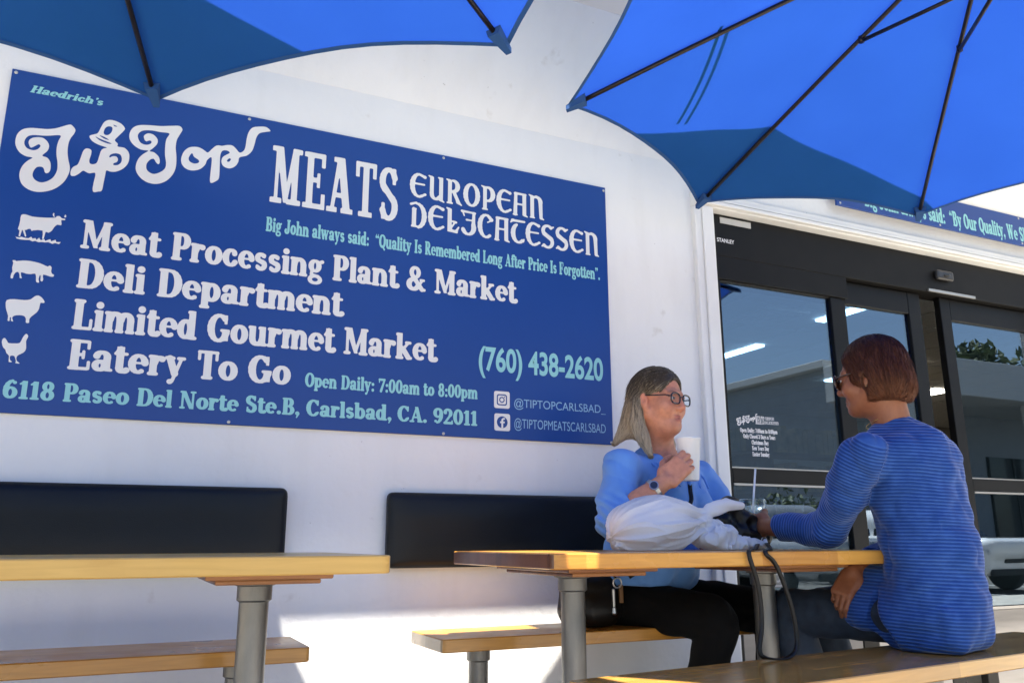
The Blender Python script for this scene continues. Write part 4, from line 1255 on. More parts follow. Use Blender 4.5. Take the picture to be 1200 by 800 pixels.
def skin_mat(name, base):
    m = mat(name, base, 0.48, sss=0.12, spec=0.4)
    nt = m.node_tree; N = nt.nodes; L = nt.links.new
    p = N["Principled BSDF"]
    at = N.new("ShaderNodeAttribute"); at.attribute_name = "tint"
    tc = N.new("ShaderNodeTexCoord")
    n = N.new("ShaderNodeTexNoise"); n.inputs["Scale"].default_value = 55; n.inputs["Detail"].default_value = 5
    L(tc.outputs["Object"], n.inputs["Vector"])
    rp = N.new("ShaderNodeValToRGB")
    rp.color_ramp.elements[0].color = (.90, .84, .82, 1); rp.color_ramp.elements[1].color = (1.06, 1.04, 1.02, 1)
    rp.color_ramp.elements[0].position = .33; rp.color_ramp.elements[1].position = .62
    L(n.outputs[0], rp.inputs[0])
    mx = N.new("ShaderNodeMix"); mx.data_type = 'RGBA'; mx.blend_type = 'MULTIPLY'; mx.inputs[0].default_value = 1
    L(at.outputs["Color"], mx.inputs[6]); L(rp.outputs[0], mx.inputs[7])
    L(mx.outputs[2], p.inputs["Base Color"])
    n2 = N.new("ShaderNodeTexNoise"); n2.inputs["Scale"].default_value = 240
    L(tc.outputs["Object"], n2.inputs["Vector"])
    b = N.new("ShaderNodeBump"); b.inputs["Strength"].default_value = .18; b.inputs["Distance"].default_value = .002
    L(n2.outputs[0], b.inputs["Height"]); L(b.outputs[0], p.inputs["Normal"])
    return m

def tint_skin(me, base, hc, hM, hs, lip, flush):
    P = mverts(me); q = (P - np.array(hc)) @ hM / hs
    col = np.tile(np.array(base), (len(P), 1))
    col *= (1 + 0.05 * vn(P, 22, 2))[:, None]
    def blend(w, c): return col * (1 - w[:, None]) + np.array(c) * w[:, None]
    for c, r in (((.042, .075, -.035), .028), ((-.042, .075, -.035), .028), ((0, .11, -.028), .020), ((0, .08, -.1), .02), ((.078, -.01, 0), .03), ((-.078, -.01, 0), .03)):
        w = np.clip(1 - np.linalg.norm(q - np.array(c), axis=1) / r, 0, 1) * .55
        col = blend(w, flush)
    dz = np.abs(q[:, 2] + .0715); w = ((np.abs(q[:, 0]) < .024) & (q[:, 1] > .075) & (dz < .0125)).astype(float) * .7 * np.clip(1 - (np.abs(q[:, 0]) / .024) ** 4, 0, 1)
    col = blend(w, lip)
    for x in (-1, 1):      # brows
        w = np.exp(-(((q[:, 0] - x * .033) / .017) ** 2 + ((q[:, 2] - .0275 + .25 * (np.abs(q[:, 0]) - .033) ** 2 / .02) / .0038) ** 2)) * (q[:, 1] > .05) * .65
        col = blend(w, [c * .30 for c in base])
    w = (np.linalg.norm((q - np.array([0, .101, -.0712])) * [1, .6, 3.5], axis=1) < .012).astype(float) * .55
    col = blend(w, [c * .25 for c in lip])
    vcol(me, "tint", np.clip(col, 0.005, 1))

def eyes(parent, hc, hM, hs, iris):
    me_w = mat("eye_white", (.62, .60, .57), .15); me_i = mat("iris", iris, .12)
    for x in (-1, 1):
        c = np.array(hc) + hM @ np.array([x * .0325, .0815, .0025]) * hs
        mb = MB(); n = 16
        mb.lathe([(.0001, -.0120), (.006, -.0104), (.0104, -.006), (.012, 0), (.0104, .006), (.006, .0104), (.0001, .0120)], (0, 0, 0), n)
        mb.v = [tuple(c + np.array(v) * hs) for v in mb.v]
        e = mb.build("eye", me_w, parent, smooth=True)
        f = hM[:, 1]; u = hM[:, 2]; r = hM[:, 0]
        mb = MB(); k = 14
        ring = [c + (f * .0118 + (r * math.cos(2 * math.pi * i / k) + u * math.sin(2 * math.pi * i / k)) * .0056) * hs for i in range(k)]
        mb.add(ring + [c + f * .0130 * hs], [(i, (i + 1) % k, k) for i in range(k)])
        mb.build("iris", me_i, e, smooth=True)

def hair_mat(name, root, tip, z0, z1):
    """root to tip colour along the object's height, with strand-to-strand variation"""
    m = bpy.data.materials.new(name); m.use_nodes = True
    nt = m.node_tree; N = nt.nodes; L = nt.links.new
    p = N["Principled BSDF"]; p.inputs["Roughness"].default_value = .42; p.inputs["Anisotropic"].default_value = .5
    p.inputs["Specular IOR Level"].default_value = .25
    tc = N.new("ShaderNodeTexCoord"); sp = N.new("ShaderNodeSeparateXYZ"); L(tc.outputs["Object"], sp.inputs[0])
    mr = N.new("ShaderNodeMapRange"); mr.inputs[1].default_value = z1; mr.inputs[2].default_value = z0
    L(sp.outputs[2], mr.inputs[0])
    mp = N.new("ShaderNodeMapping"); mp.inputs["Scale"].default_value = (150, 150, 12)
    L(tc.outputs["Object"], mp.inputs[0])
    n = N.new("ShaderNodeTexNoise"); n.inputs["Scale"].default_value = 1.0; n.inputs["Detail"].default_value = 4
    L(mp.outputs[0], n.inputs["Vector"])
    at = N.new("ShaderNodeAttribute"); at.attribute_name = "strand"
    def mth(op, a, b):
        q = N.new("ShaderNodeMath"); q.operation = op
        for i, v in enumerate((a, b)):
            if isinstance(v, (int, float)): q.inputs[i].default_value = v
            else: L(v, q.inputs[i])
        return q.outputs[0]
    fac = mth('ADD', mr.outputs[0], mth('MULTIPLY', mth('SUBTRACT', n.outputs[0], .5), .9))
    fac = mth('ADD', fac, at.outputs["Fac"])
    rp = N.new("ShaderNodeValToRGB")
    rp.color_ramp.elements[0].color = (*root, 1); rp.color_ramp.elements[1].color = (*tip, 1)
    rp.color_ramp.elements[0].position = .1; rp.color_ramp.elements[1].position = .95
    L(fac, rp.inputs[0]); L(rp.outputs[0], p.inputs["Base Color"])
    b = N.new("ShaderNodeBump"); b.inputs["Strength"].default_value = .6; b.inputs["Distance"].default_value = .004
    L(n.outputs[0], b.inputs["Height"]); L(b.outputs[0], p.inputs["Normal"])
    return m

def hair(parent, items, hc, hM, hs, m, flow, nstr, slen, seed):
    """sculpted mass with combed grooves plus loose strands over it, one mesh"""
    base = union(items)
    def f(q):
        return base(q) + .0026 * vn(q * np.array([70, 70, 9.0]) + vn(q, 14, seed)[:, None] * 2.0, 1.0, seed) + .0012 * vn(q * np.array([190, 190, 14.0]), 1.0, seed + 1)
    me = surf(local(f, hc, hM, hs), np.array(hc) - .32, np.array(hc) + .22, .0036, "hair")
    P = mverts(me)
    nv = np.empty(len(P) * 3, np.float32); me.vertices.foreach_get("normal", nv); nv = nv.reshape(-1, 3)
    bm = bmesh.new(); bm.from_mesh(me)
    bm.verts.ensure_lookup_table()
    lay = bm.verts.layers.float.new("strand")
    r_ = np.random.default_rng(seed)
    for i in r_.integers(0, len(P), nstr):
        p = (P[i] - hc) @ hM / hs
        pts = [p]; n0 = nv[i] @ hM; jit = r_.normal(0, .13, 3); ph = r_.uniform(0, 6.3); lift = r_.random() ** 6 * .010
        for s in range(7):
            d = flow(pts[-1]) + jit + .18 * np.array([math.sin(60 * pts[-1][2] + ph), math.cos(47 * pts[-1][2] + ph), 0])
            e = 1e-3
            g = np.array([base((pts[-1] + o)[None])[0] - base((pts[-1] - o)[None])[0] for o in np.eye(3) * e]); g /= np.linalg.norm(g) + 1e-9
            d = d - g * (d @ g); d = d / (np.linalg.norm(d) + 1e-9)
            nx = pts[-1] + d * slen / 7
            nx = nx - g * (base(nx[None])[0] - (.0012 + (.0034 * r_.random() + lift) * (s / 7) ** 2))
            pts.append(nx)
        w = r_.uniform(.0007, .0014)
        col = r_.normal(0, .22)
        prev = None
        for s, p in enumerate(pts):
            a = pts[min(s + 1, 7)] - pts[max(s - 1, 0)]; a /= np.linalg.norm(a) + 1e-9
            sd = np.cross(a, n0); sd /= np.linalg.norm(sd) + 1e-9
            ww = w * (1 - (s / 7) ** 3 * .85)
            ring = []
            for o in (sd * ww, -sd * ww, n0 * ww):
                v = bm.verts.new(np.array(hc) + hM @ (p + o) * hs); v[lay] = col; ring.append(v)
            if prev:
                for k in range(3): bm.faces.new((prev[k], prev[(k + 1) % 3], ring[(k + 1) % 3], ring[k])).smooth = True
            prev = ring
    bm.to_mesh(me); bm.free()
    return link_mesh("hair", me, m, parent)

def glasses(parent, name, hc, hM, hs, fm, lm, wide, tall, lens_th):
    def W(p): return np.array(hc) + hM @ np.array(p) * hs
    g = MB()
    lensm = MB()
    for x in (-1, 1):
        pts = []
        for k in range(25):
            a = 2 * math.pi * k / 24
            ca, sa = math.cos(a), math.sin(a)
            px = x * .0345 + wide * math.copysign(abs(ca) ** .7, ca); pz = .000 + tall * math.copysign(abs(sa) ** .75, sa)
            py = .1050 - 0.35 * (abs(px)) ** 1.6
            pts.append((px, py, pz))
        g.tube([W(p) for p in pts], .0032 * hs, 6, False)
        c = W((x * .0345, .1050 - .35 * .0345 ** 1.6, 0))
        n = len(pts) - 1
        f = hM[:, 1] * lens_th
        lensm.add([W(p) + f for p in pts[:-1]] + [W(p) - f for p in pts[:-1]], [tuple(range(n)), tuple(range(n, 2 * n))[::-1]] + [(i, (i + 1) % n, n + (i + 1) % n, n + i) for i in range(n)])
        g.tube([W((x * (.0345 + wide), .0955, .006)), W((x * .074, .084, .009)), W((x * .0800, .02, .012)), W((x * .0815, -.012, .014)), W((x * .080, -.03, -.004))], [.0034 * hs, .0032 * hs, .0026 * hs, .0024 * hs, .0018 * hs], 6)
    g.tube([W((-.0100, .1045, .006)), W((0, .109, .008)), W((.0100, .1045, .006))], .0026 * hs, 6)
    fr = g.build(name, fm, parent, smooth=True)
    lensm.build("lenses", lm, fr)
    return fr

# ---------------- woman by the wall
PL = empty("person", (2.38, -0.30, 0.0), 0, "woman in a light blue shirt on the wall bench, holding up a white cup", "person")
SK_L = skin_mat("fair_ruddy_skin", (.5, .3, .2))
baseL = (.60, .265, .160)
FL = frame(159); rL, fL = FL[:, 0], FL[:, 1]
HL, HLM, HLS = V3(2.388, -.440, 1.326), frame(161, -2, 2), 1.03
RS, LS = V3(2.185, -.470, 1.048), V3(2.655, -.325, 1.035)
RE, LE = V3(2.088, -.560, .858), V3(2.775, -.400, .83)
RW, LW = V3(2.262, -.632, .998), V3(2.62, -.545, .800)
NK = V3(2.425, -.385, 1.115)
cupL = V3(2.407, -.598, 1.083)
handR = hand_items(RW, (.74, -.12, .64), (-.55, -.78, .10), False, [(20, 42, 34), (24, 44, 36), (28, 46, 38), (32, 48, 40)], [(.75, .45, -.55), (.9, .15, -.6), (.95, -.05, -.45)], 1.06)
handL = hand_items(LW, (-.75, -.62, -.05), (0, 0, 1), True, [(15, 22, 18)] * 4, [(.6, .75, -.2), (.85, .4, -.2), (.95, .2, -.2)], 1.03)
torsoL = [(s_ell((2.435, -.355, .95), (.200, .140, .185), FL), 0), (s_ell((2.41, -.315, .75), (.205, .165, .16), FL), .06),
          (s_cone(RS, LS, .055), .05)]
headL = [(bounded(local(union(head_items(1, 1.0, 1.04)), HL, HLM, HLS), HL, .17), 0),
         (s_cone(HL + HLM @ V3(0, -.022, -.055), NK + V3(.004, .004, -.03), .058, .064), .04)]
bodyL = headL + [(union(torsoL), .05),
         (s_path([RS, RE, RE + (RW - RE) * .5, RW], [.055, .050, .045, .030]), .02),
         (s_path([LS, LE, LW], [.055, .047, .030]), .02),
         (bounded(union(handR), RW + V3(.07, -.02, .06), .15), .016), (bounded(union(handL), LW + V3(-.07, -.06, 0), .15), .016)]
me = surf(union(bodyL), (1.98, -.80, .56), (2.86, -.12, 1.50), .0032, "body")
tint_skin(me, baseL, HL, HLM, HLS, (.40, .12, .10), (.60, .21, .14))
link_mesh("body", me, SK_L, PL)
eyes(PL, HL, HLM, HLS, (.05, .06, .07))

M_POLO = mat("light_blue_jersey", (.115, .30, .72), .75, noise=.07, nscale=9, bump=.12, bscale=420, sheen=.15)
f_ = FL
def folds(P, amp, sc, seed, st=(1, 1, 1)):
    v = vn(P * np.array(st) + .06 * vn(P, 5, seed + 4)[:, None], sc, seed)
    return amp * (1 - 2.2 * np.abs(v)) + amp * .5 * vn(P * np.array(st), sc * 2.3, seed + 1)
cuffR = RE + (RW - RE) * .40
cuffL = LE + (LW - LE) * .55
shirtL_u = union([(s_ell((2.435, -.360, .95), (.218, .158, .195), FL), 0), (s_ell((2.415, -.325, .76), (.222, .186, .17), FL), .06),
      (s_ell((2.385, -.255, .645), (.232, .205, .085), FL), .06),
      (s_ell(V3(2.435, -.36, .915) + fL * .105 + rL * .085, (.080, .070, .078), FL), .05), (s_ell(V3(2.435, -.36, .915) + fL * .105 - rL * .085, (.080, .070, .078), FL), .05),
      (s_cone(RS + V3(0, 0, .003), LS + V3(0, 0, .003), .066), .06), (s_cone(NK + V3(-.012, .035, -.055), NK + V3(.012, .030, -.060), .072), .06)])
sleeveR = s_path([RS, RS * .5 + RE * .5, RE], [.078, .073, .068]); foreR = s_cone(RE, cuffR, .068, .0585)
sleeveL = s_path([LS, LS * .5 + LE * .5, LE], [.078, .073, .066]); foreL = s_cone(LE, cuffL, .066, .056)
def shirtL(P):
    sr = smin(sleeveR(P), smax(foreR(P), (P - cuffR) @ nrm(RW - RE), .005), .01); sl = smin(sleeveL(P), smax(foreL(P), (P - cuffL) @ nrm(LW - LE), .005), .01)
    d = smin(shirtL_u(P), sr, .022); d = smin(d, sl, .022)
    d = d + folds(P, .0070, 7.0, 21, (1.0, 1.0, 1.6)) + folds(P, .0038, 15, 31, (1, 1, .8))
    el = np.exp(-((P - RE) ** 2).sum(1) / .006)
    d = d + el * .007 * np.sin((P @ nrm(V3(.5, -.2, .8))) * 190 + 3 * vn(P, 12, 5))
    nk = s_ell(NK + fL * .055 + V3(0, 0, .022), (.076, .086, .110), FL)(P)
    v = s_cone(NK + fL * .09 + V3(0, 0, .02), NK + fL * .165 + V3(0, 0, -.135), .050, .006)(P)
    d = smax(d, -smin(nk, v, .02), .006)
    hem = .612 + .018 * np.sin((P @ rL) * 9) - P[:, 2]
    return smax(d, hem, .006)
me = surf(shirtL, (1.96, -.80, .56), (2.92, -.04, 1.24), .0044, "shirt")
shL = link_mesh("shirt", me, M_POLO, PL)
# collar and placket
colp = []
def NP(a, r_, z): return NK + rL * math.sin(R(a)) * r_ + fL * (math.cos(R(a)) * r_ * 1.0 + .012) + V3(0, 0, z)
for sgn in (-1, 1):
    up = [NP(sgn * a, .074, z) for a, z in ((180, .045), (130, .040), (90, .018), (58, -.022), (32, -.074), (13, -.116))]
    lo = [NP(sgn * a, rr_, z) for a, rr_, z in ((180, .108, .014), (130, .120, .006), (92, .138, -.014), (68, .155, -.046), (52, .165, -.086), (36, .168, -.124))]
    colp += [(s_path(up, [.0055] * 6), .02), (s_path(lo, [.0045] * 6), .02), (s_path([u * .66 + l * .34 for u, l in zip(up, lo)], [.006] * 6), .022), (s_path([u * .33 + l * .67 for u, l in zip(up, lo)], [.006] * 6), .022)]
pl = s_box(NK + fL * .128 + V3(0, 0, -.155), (.015, .012, .055), .005, FL)
me = surf(union(colp + [(pl, .01)]), NK - .22, NK + .20, .0034, "collar")
link_mesh("collar", me, M_POLO, PL)
M_BLK = mat("black_trouser_cloth", (.0035, .0035, .0038), .9, spec=.2, noise=.2, nscale=6, bump=.15, bscale=260)
def trouL(P):
    u = union([(s_ell((2.385, -.215, .555), (.222, .205, .10), FL), 0),
           (s_path([(2.285, -.24, .560), (2.425, -.645, .530), (2.445, -.655, .50), (2.40, -.50, .075)], [.105, .080, .076, .058]), .05),
           (s_path([(2.50, -.20, .560), (2.765, -.570, .535), (2.78, -.580, .50), (2.80, -.47, .075)], [.105, .080, .076, .058]), .05)])
    return u(P) + folds(P, .004, 9, 51, (1.2, 1.2, 1))
me = surf(trouL, (2.08, -.80, .03), (2.94, -.0, .72), .0058, "trousers")
link_mesh("trousers", me, M_BLK, PL)
M_SHOE = mat("black_shoe_leather", (.012, .012, .012), .4, noise=.2)
for (x, y) in ((2.40, -.50), (2.80, -.47)):
    me = surf(union([(s_ell((x, y - .02, .05), (.045, .07, .045)), 0), (s_ell((x + .02, y - .12, .036), (.045, .085, .034)), .04), (s_box((x + .012, y - .07, .011), (.047, .135, .010), .008), .01)]), (x - .1, y - .28, -.02), (x + .12, y + .1, .13), .006, "shoe")
    link_mesh("shoe", me, M_SHOE, PL)
HAIR_L = [(s_ell((0, -.018, .048), (.086, .108, .092)), 0),
          (s_ell((0, -.078, -.045), (.086, .046, .105)), .05),
          (s_ell((0, .112, -.020), (.075, .085, .105)), .014, 'sub'),
          (s_ell((.088, .052, -.045), (.050, .060, .082)), .012, 'sub'), (s_ell((-.088, .052, -.045), (.050, .060, .082)), .012, 'sub'),
          (s_ell((.090, .002, -.012), (.028, .026, .040)), .010, 'sub'), (s_ell((-.090, .002, -.012), (.028, .026, .040)), .010, 'sub'),
          (s_path([(.074, -.045, -.01), (.080, -.040, -.09), (.082, -.006, -.155), (.074, .020, -.212)], [.026, .027, .022, .007]), .025),
          (s_path([(-.074, -.045, -.01), (-.080, -.040, -.09), (-.084, -.01, -.155), (-.078, .01, -.205)], [.026, .027, .022, .007]), .025),
          (s_path([(.040, -.095, -.05), (.060, -.115, -.115), (.092, -.138, -.160)], [.034, .028, .008]), .03),
          (s_path([(-.040, -.095, -.05), (-.05, -.110, -.115), (-.072, -.125, -.160)], [.034, .028, .010]), .03)]
def flowL(p):
    if p[2] > .01:
        return np.array([.35 * np.sign(p[0] - .012) , -.55 - .2 * (p[1] > 0), -.75 + 0.4 * (p[2] > .08)])
    return np.array([.10 * np.sign(p[0]), -.12 + (.25 if p[1] > -.05 else -.25), -1.0])
M_HAIRL = hair_mat("grey_blonde_hair", (.060, .047, .034), (.52, .43, .30), 1.21, 1.40)
hair(PL, HAIR_L, HL, HLM, HLS, M_HAIRL, flowL, 2600, .085, 11)
M_GFR = mat("dark_burgundy_acetate", (.020, .010, .014), .25, coat=.4)
M_LENS = glass_mat("spectacle_lens", (.97, .97, .98), ior=1.25)
M_DLENS = mat("dark_sunglass_lens", (.012, .009, .008), .08, coat=.6)
glasses(PL, "glasses", HL, HLM, HLS, M_GFR, M_LENS, .0258, .0200, .0006)
# wristwatch
M_WATCH = mat("brushed_watch_steel", (.50, .48, .44), .3, metal=.9)
M_DIAL = mat("dark_watch_dial", (.03, .03, .035), .15, coat=.5)
ax = nrm(RW - RE); wc = RE + (RW - RE) * .80
nW = V3(-.62, -.74, .25); nW = nrm(nW - ax * (nW @ ax)); sW = np.cross(ax, nW)
mb = MB()
pts = [wc + (nW * math.cos(2 * math.pi * k / 24) * .0375 + sW * math.sin(2 * math.pi * k / 24) * .040) for k in range(25)]
mb.ribbon(pts, .015, .003, ax)
w_ = mb.build("wristwatch", M_WATCH, PL)
def disc(name, m, c, n, r, t, par):
    a = nrm(np.cross(n, V3(.3, .2, 1))); b = np.cross(n, a)
    v = [c + n * h + (a * math.cos(2 * math.pi * k / 24) + b * math.sin(2 * math.pi * k / 24)) * r for h in (0, t) for k in range(24)]
    return MB().add(v, [tuple(range(24))[::-1], tuple(range(24, 48))] + [(k, (k + 1) % 24, 24 + (k + 1) % 24, 24 + k) for k in range(24)]).build(name, m, par)
disc("watch_case", M_WATCH, wc + nW * .0375, nW, .0165, .0075, w_)
disc("watch_dial", M_DIAL, wc + nW * .0448, nW, .0135, .0008, w_)

# ---------------- person on the near bench
PR = empty("person", (2.90, -1.24, 0.0), 0, "person in sunglasses, ribbed royal blue shirt and jeans on the nearest bench", "person")
SK_R = skin_mat("tan_skin", (.3, .15, .08))
baseR = (.262, .104, .052)
FR = frame(-17); rR, fR = FR[:, 0], FR[:, 1]
HR, HRM, HRS = V3(2.742, -1.165, 1.322), frame(-24, -6, 0), 1.00
LS2, RS2 = V3(2.605, -1.225, 1.052), V3(2.985, -1.105, 1.075)
LE2, RE2 = V3(2.635, -1.015, .822), V3(3.080, -1.020, .80)
LW2, RW2 = V3(2.585, -.775, .838), V3(2.722, -1.025, .688)
NK2 = V3(2.785, -1.170, 1.165)
hl2 = hand_items(LW2, (.16, .97, .12), (-.97, .18, .15), True, [(18, 40, 34), (22, 44, 36), (24, 46, 36), (28, 46, 38)], [(.8, .4, -.5), (.9, .1, -.6), (.95, -.1, -.4)], 1.03)
hr2 = hand_items(RW2, (-.62, .04, -.75), (-.70, -.38, .55), False, [(22, 40, 26), (28, 44, 28), (34, 46, 30), (40, 46, 32)], [(.75, .55, -.3), (.95, .25, -.35), (.98, .05, -.3)], .94)
bodyR = [(bounded(local(union(head_items(0, 1.0, 1.0)), HR, HRM, HRS), HR, .17), 0),
         (s_cone(HR + HRM @ V3(0, -.030, -.060), NK2 + V3(.01, -.015, -.03), .058, .062), .035),
         (s_ell((2.835, -1.19, .98), (.135, .09, .17), FR), .04), (s_cone(LS2, RS2, .045), .05),
         (s_path([LS2, LE2, LW2], [.048, .044, .028]), .02), (s_path([RS2, RE2, RW2], [.048, .044, .028]), .02),
         (bounded(union(hl2), LW2 + V3(.02, .09, .01), .15), .016), (bounded(union(hr2), RW2 + V3(-.06, .0, -.07), .16), .016)]
me = surf(union(bodyR), (2.40, -1.42, .50), (3.20, -.60, 1.50), .0034, "body")
tint_skin(me, baseR, HR, HRM, HRS, (.22, .08, .06), (.34, .11, .06))
link_mesh("body", me, SK_R, PR)
eyes(PR, HR, HRM, HRS, (.03, .02, .015))
def ribbed_mat():
    m = bpy.data.materials.new("ribbed_royal_blue_velour"); m.use_nodes = True
    nt = m.node_tree; N = nt.nodes; L = nt.links.new
    p = N["Principled BSDF"]; p.inputs["Roughness"].default_value = .8
    p.inputs["Sheen Weight"].default_value = .5; p.inputs["Sheen Roughness"].default_value = .35
    p.inputs["Sheen Tint"].default_value = (.55, .65, 1, 1)
    p.inputs["Specular IOR Level"].default_value = .2
    at = N.new("ShaderNodeAttribute"); at.attribute_name = "rib"
    def mth(op, a, b=None):
        q = N.new("ShaderNodeMath"); q.operation = op
        for i, v in enumerate((a, b)):
            if v is None: continue
            if isinstance(v, (int, float)): q.inputs[i].default_value = v
            else: L(v, q.inputs[i])
        return q.outputs[0]
    tc = N.new("ShaderNodeTexCoord")
    n = N.new("ShaderNodeTexNoise"); n.inputs["Scale"].default_value = 22; n.inputs["Detail"].default_value = 5
    L(tc.outputs["Object"], n.inputs["Vector"])
    s = mth('SINE', mth('ADD', mth('MULTIPLY', at.outputs["Fac"], 2 * math.pi / .0106), mth('MULTIPLY', n.outputs[0], 1.6)))
    h = mth('POWER', mth('ADD', mth('MULTIPLY', s, .5), .5), 1.5)
    rp = N.new("ShaderNodeValToRGB")
    rp.color_ramp.elements[0].color = (.009, .042, .190, 1); rp.color_ramp.elements[1].color = (.046, .125, .405, 1)
    rp.color_ramp.elements[0].position = .1; rp.color_ramp.elements[1].position = .95
    nf = mth('ADD', mth('MULTIPLY', h, .72), mth('MULTIPLY', mth('SUBTRACT', n.outputs[0], .46), 1.0))
    L(nf, rp.inputs[0]); L(rp.outputs[0], p.inputs["Base Color"])
    b = N.new("ShaderNodeBump"); b.inputs["Strength"].default_value = .55; b.inputs["Distance"].default_value = .004
    L(h, b.inputs["Height"]); L(b.outputs[0], p.inputs["Normal"])
    return m
M_RIBBED = ribbed_mat()
torsoR = union([(s_ell((2.848, -1.230, .590), (.160, .150, .130), FR), 0), (s_ell((2.852, -1.230, .76), (.164, .146, .20), FR), .07),
      (s_ell((2.838, -1.205, .955), (.184, .143, .19), FR), .07), (s_ell((2.832, -1.218, 1.052), (.180, .130, .115), FR), .06),
      (s_cone(LS2 + V3(.015, 0, -.004), RS2, .062), .06), (s_cone(NK2 + V3(.015, -.02, -.045), NK2 + V3(.012, -.018, -.012), .080, .066), .05),
      (s_cone((2.785, -1.065, .640), (2.715, -1.055, .560), .075, .055), .05), (s_cone((2.875, -1.225, .58), (2.800, -1.165, .562), .120, .112), .04), (s_box((2.838, -1.228, .525), (.150, .132, .080), .062, FR), .04)])
cL2 = LE2 + (LW2 - LE2) * .80
cR2 = RE2 + (RW2 - RE2) * .72
slL2 = s_path([LS2, LS2 * .5 + LE2 * .5, LE2, cL2], [.074, .070, .064, .050])
slR2 = s_path([RS2, RE2, cR2], [.074, .062, .052])
upL2 = s_path([LS2, LS2 * .5 + LE2 * .5, LE2], [.068, .069, .064]); foL2 = s_cone(LE2, cL2, .064, .050)
upR2 = s_path([RS2, RE2], [.074, .062]); foR2 = s_cone(RE2, cR2, .062, .052)
def shirtR(P):
    sl = smin(upL2(P), smax(foL2(P), (P - cL2) @ nrm(LW2 - LE2), .004), .008); sr = smin(upR2(P), smax(foR2(P), (P - cR2) @ nrm(RW2 - RE2), .004), .008)
    d = smin(torsoR(P), smin(sl, sr, 0), .030)
    d = d + folds(P, .0072, 6.0, 71, (1.3, 1.3, .9)) + folds(P, .0042, 13, 81)
    # side rolls at the waist and the armhole seam
    d = d + .006 * np.exp(-((P[:, 2] - .83) / .016) ** 2) * (np.sign((P - V3(2.89, -1.24, .8)) @ V3(.64, -.77, 0)) > 0)
    slit = s_cone((2.716, -1.118, .648), (2.668, -1.150, .46), .003, .064)(P)
    d = smax(d, -slit, .006)
    nk = s_ell(NK2 + V3(-.012, .012, .045), (.068, .072, .045), FR)(P)
    d = smax(d, -nk, .006)
    return smax(d, .4635 - P[:, 2], .004)
me = surf(shirtR, (2.38, -1.52, .42), (3.24, -.70, 1.26), .0044, "shirt")
P = mverts(me)
dt, dl, dr = torsoR(P), slL2(P), slR2(P)
def along(P, pts):
    best = np.full(len(P), 1e9); out = np.zeros(len(P)); acc = 0
    for a, b in zip(pts[:-1], pts[1:]):
        d = b - a; L = np.linalg.norm(d); t = np.clip(((P - a) @ d) / L ** 2, -.3, 1.3)
        ds = np.linalg.norm(P - a - np.clip(t, 0, 1)[:, None] * d, axis=1); m = ds < best
        out[m] = acc + t[m] * L; best = np.minimum(best, ds); acc += L
    return out
mid = V3(2.66, -1.10, .93)
rib = P[:, 2] + .05 * ((P - V3(2.85, -1.22, 0)) @ V3(.64, -.77, 0)) + .004 * vn(P, 6, 91)
al = along(P, [LS2, V3(2.60, -1.13, .90), LE2, cL2])
rib = np.where((dl < dt - .004) & (dl < dr), al, rib)
rib = np.where((dr < dt - .004) & (dr < dl), along(P, [RS2, RE2, cR2]), rib)
vattr(me, "rib", rib)
link_mesh("shirt", me, M_RIBBED, PR)
M_JEAN = mat("dark_blue_denim", (.016, .030, .052), .8, col2=(.009, .017, .033), nscale=30, bump=.2, bscale=320)
def jeans(P):
    u = union([(s_ell((2.862, -1.215, .565), (.152, .148, .098), FR), 0),
          (s_path([(2.830, -1.17, .562), (2.665, -.800, .548), (2.655, -.790, .51), (2.70, -.90, .075)], [.098, .078, .074, .060]), .05),
          (s_path([(2.995, -1.12, .562), (2.885, -.720, .548), (2.88, -.71, .51), (2.92, -.82, .075)], [.098, .078, .074, .060]), .05)])
    return smax(u(P) + folds(P, .0045, 10, 61, (1, 1, 1.2)), .4625 - P[:, 2] - 10 * (P[:, 1] > -1.02), .003)
me = surf(jeans, (2.50, -1.46, .03), (3.16, -.58, .74), .006, "jeans")
link_mesh("jeans", me, M_JEAN, PR)
for (x, y) in ((2.70, -.90), (2.92, -.82)):
    me = surf(union([(s_ell((x, y, .05), (.045, .07, .045)), 0), (s_ell((x - .02, y + .10, .036), (.045, .085, .034)), .04), (s_box((x - .012, y + .05, .011), (.047, .135, .010), .008), .01)]), (x - .12, y - .12, -.02), (x + .1, y + .26, .13), .006, "shoe")
    link_mesh("shoe", me, M_SHOE, PR)
HAIR_R = [(s_ell((0, -.020, .046), (.087, .106, .096)), 0),
          (s_ell((.052, -.028, -.022), (.047, .078, .074)), .03), (s_ell((-.052, -.028, -.022), (.047, .078, .074)), .03),
          (s_ell((0, -.078, -.035), (.078, .052, .075)), .04),
          (s_ell((0, .118, -.015), (.090, .078, .108)), .014, 'sub'),
          (s_ell((.098, .045, -.075), (.045, .050, .060)), .012, 'sub'), (s_ell((-.098, .045, -.075), (.045, .050, .060)), .012, 'sub'),
          (s_ell((.103, -.004, -.028), (.022, .013, .028)), .008, 'sub'), (s_ell((-.103, -.004, -.028), (.022, .013, .028)), .008, 'sub'),
          (s_ell((0, .0, -.165), (.16, .16, .078)), .016, 'sub')]
def flowR(p):
    return np.array([.55 * p[0] / .09, -.25 + p[1] * -1.0, -1.0 + 0.55 * (p[2] > .09)])
M_HAIRR = hair_mat("auburn_brown_hair", (.036, .012, .005), (.130, .046, .020), 1.20, 1.46)
hair(PR, HAIR_R, HR, HRM, HRS, M_HAIRR, flowR, 2600, .07, 13)
glasses(PR, "sunglasses", HR, HRM, HRS, mat("tortoise_acetate", (.035, .014, .008), .22, coat=.5), M_DLENS, .029, .022, .0012)
M_GOLD = mat("gold", (.75, .50, .18), .22, metal=1.0)
mb = MB(); e0 = HR + HRM @ V3(-.086, -.002, -.048) * HRS
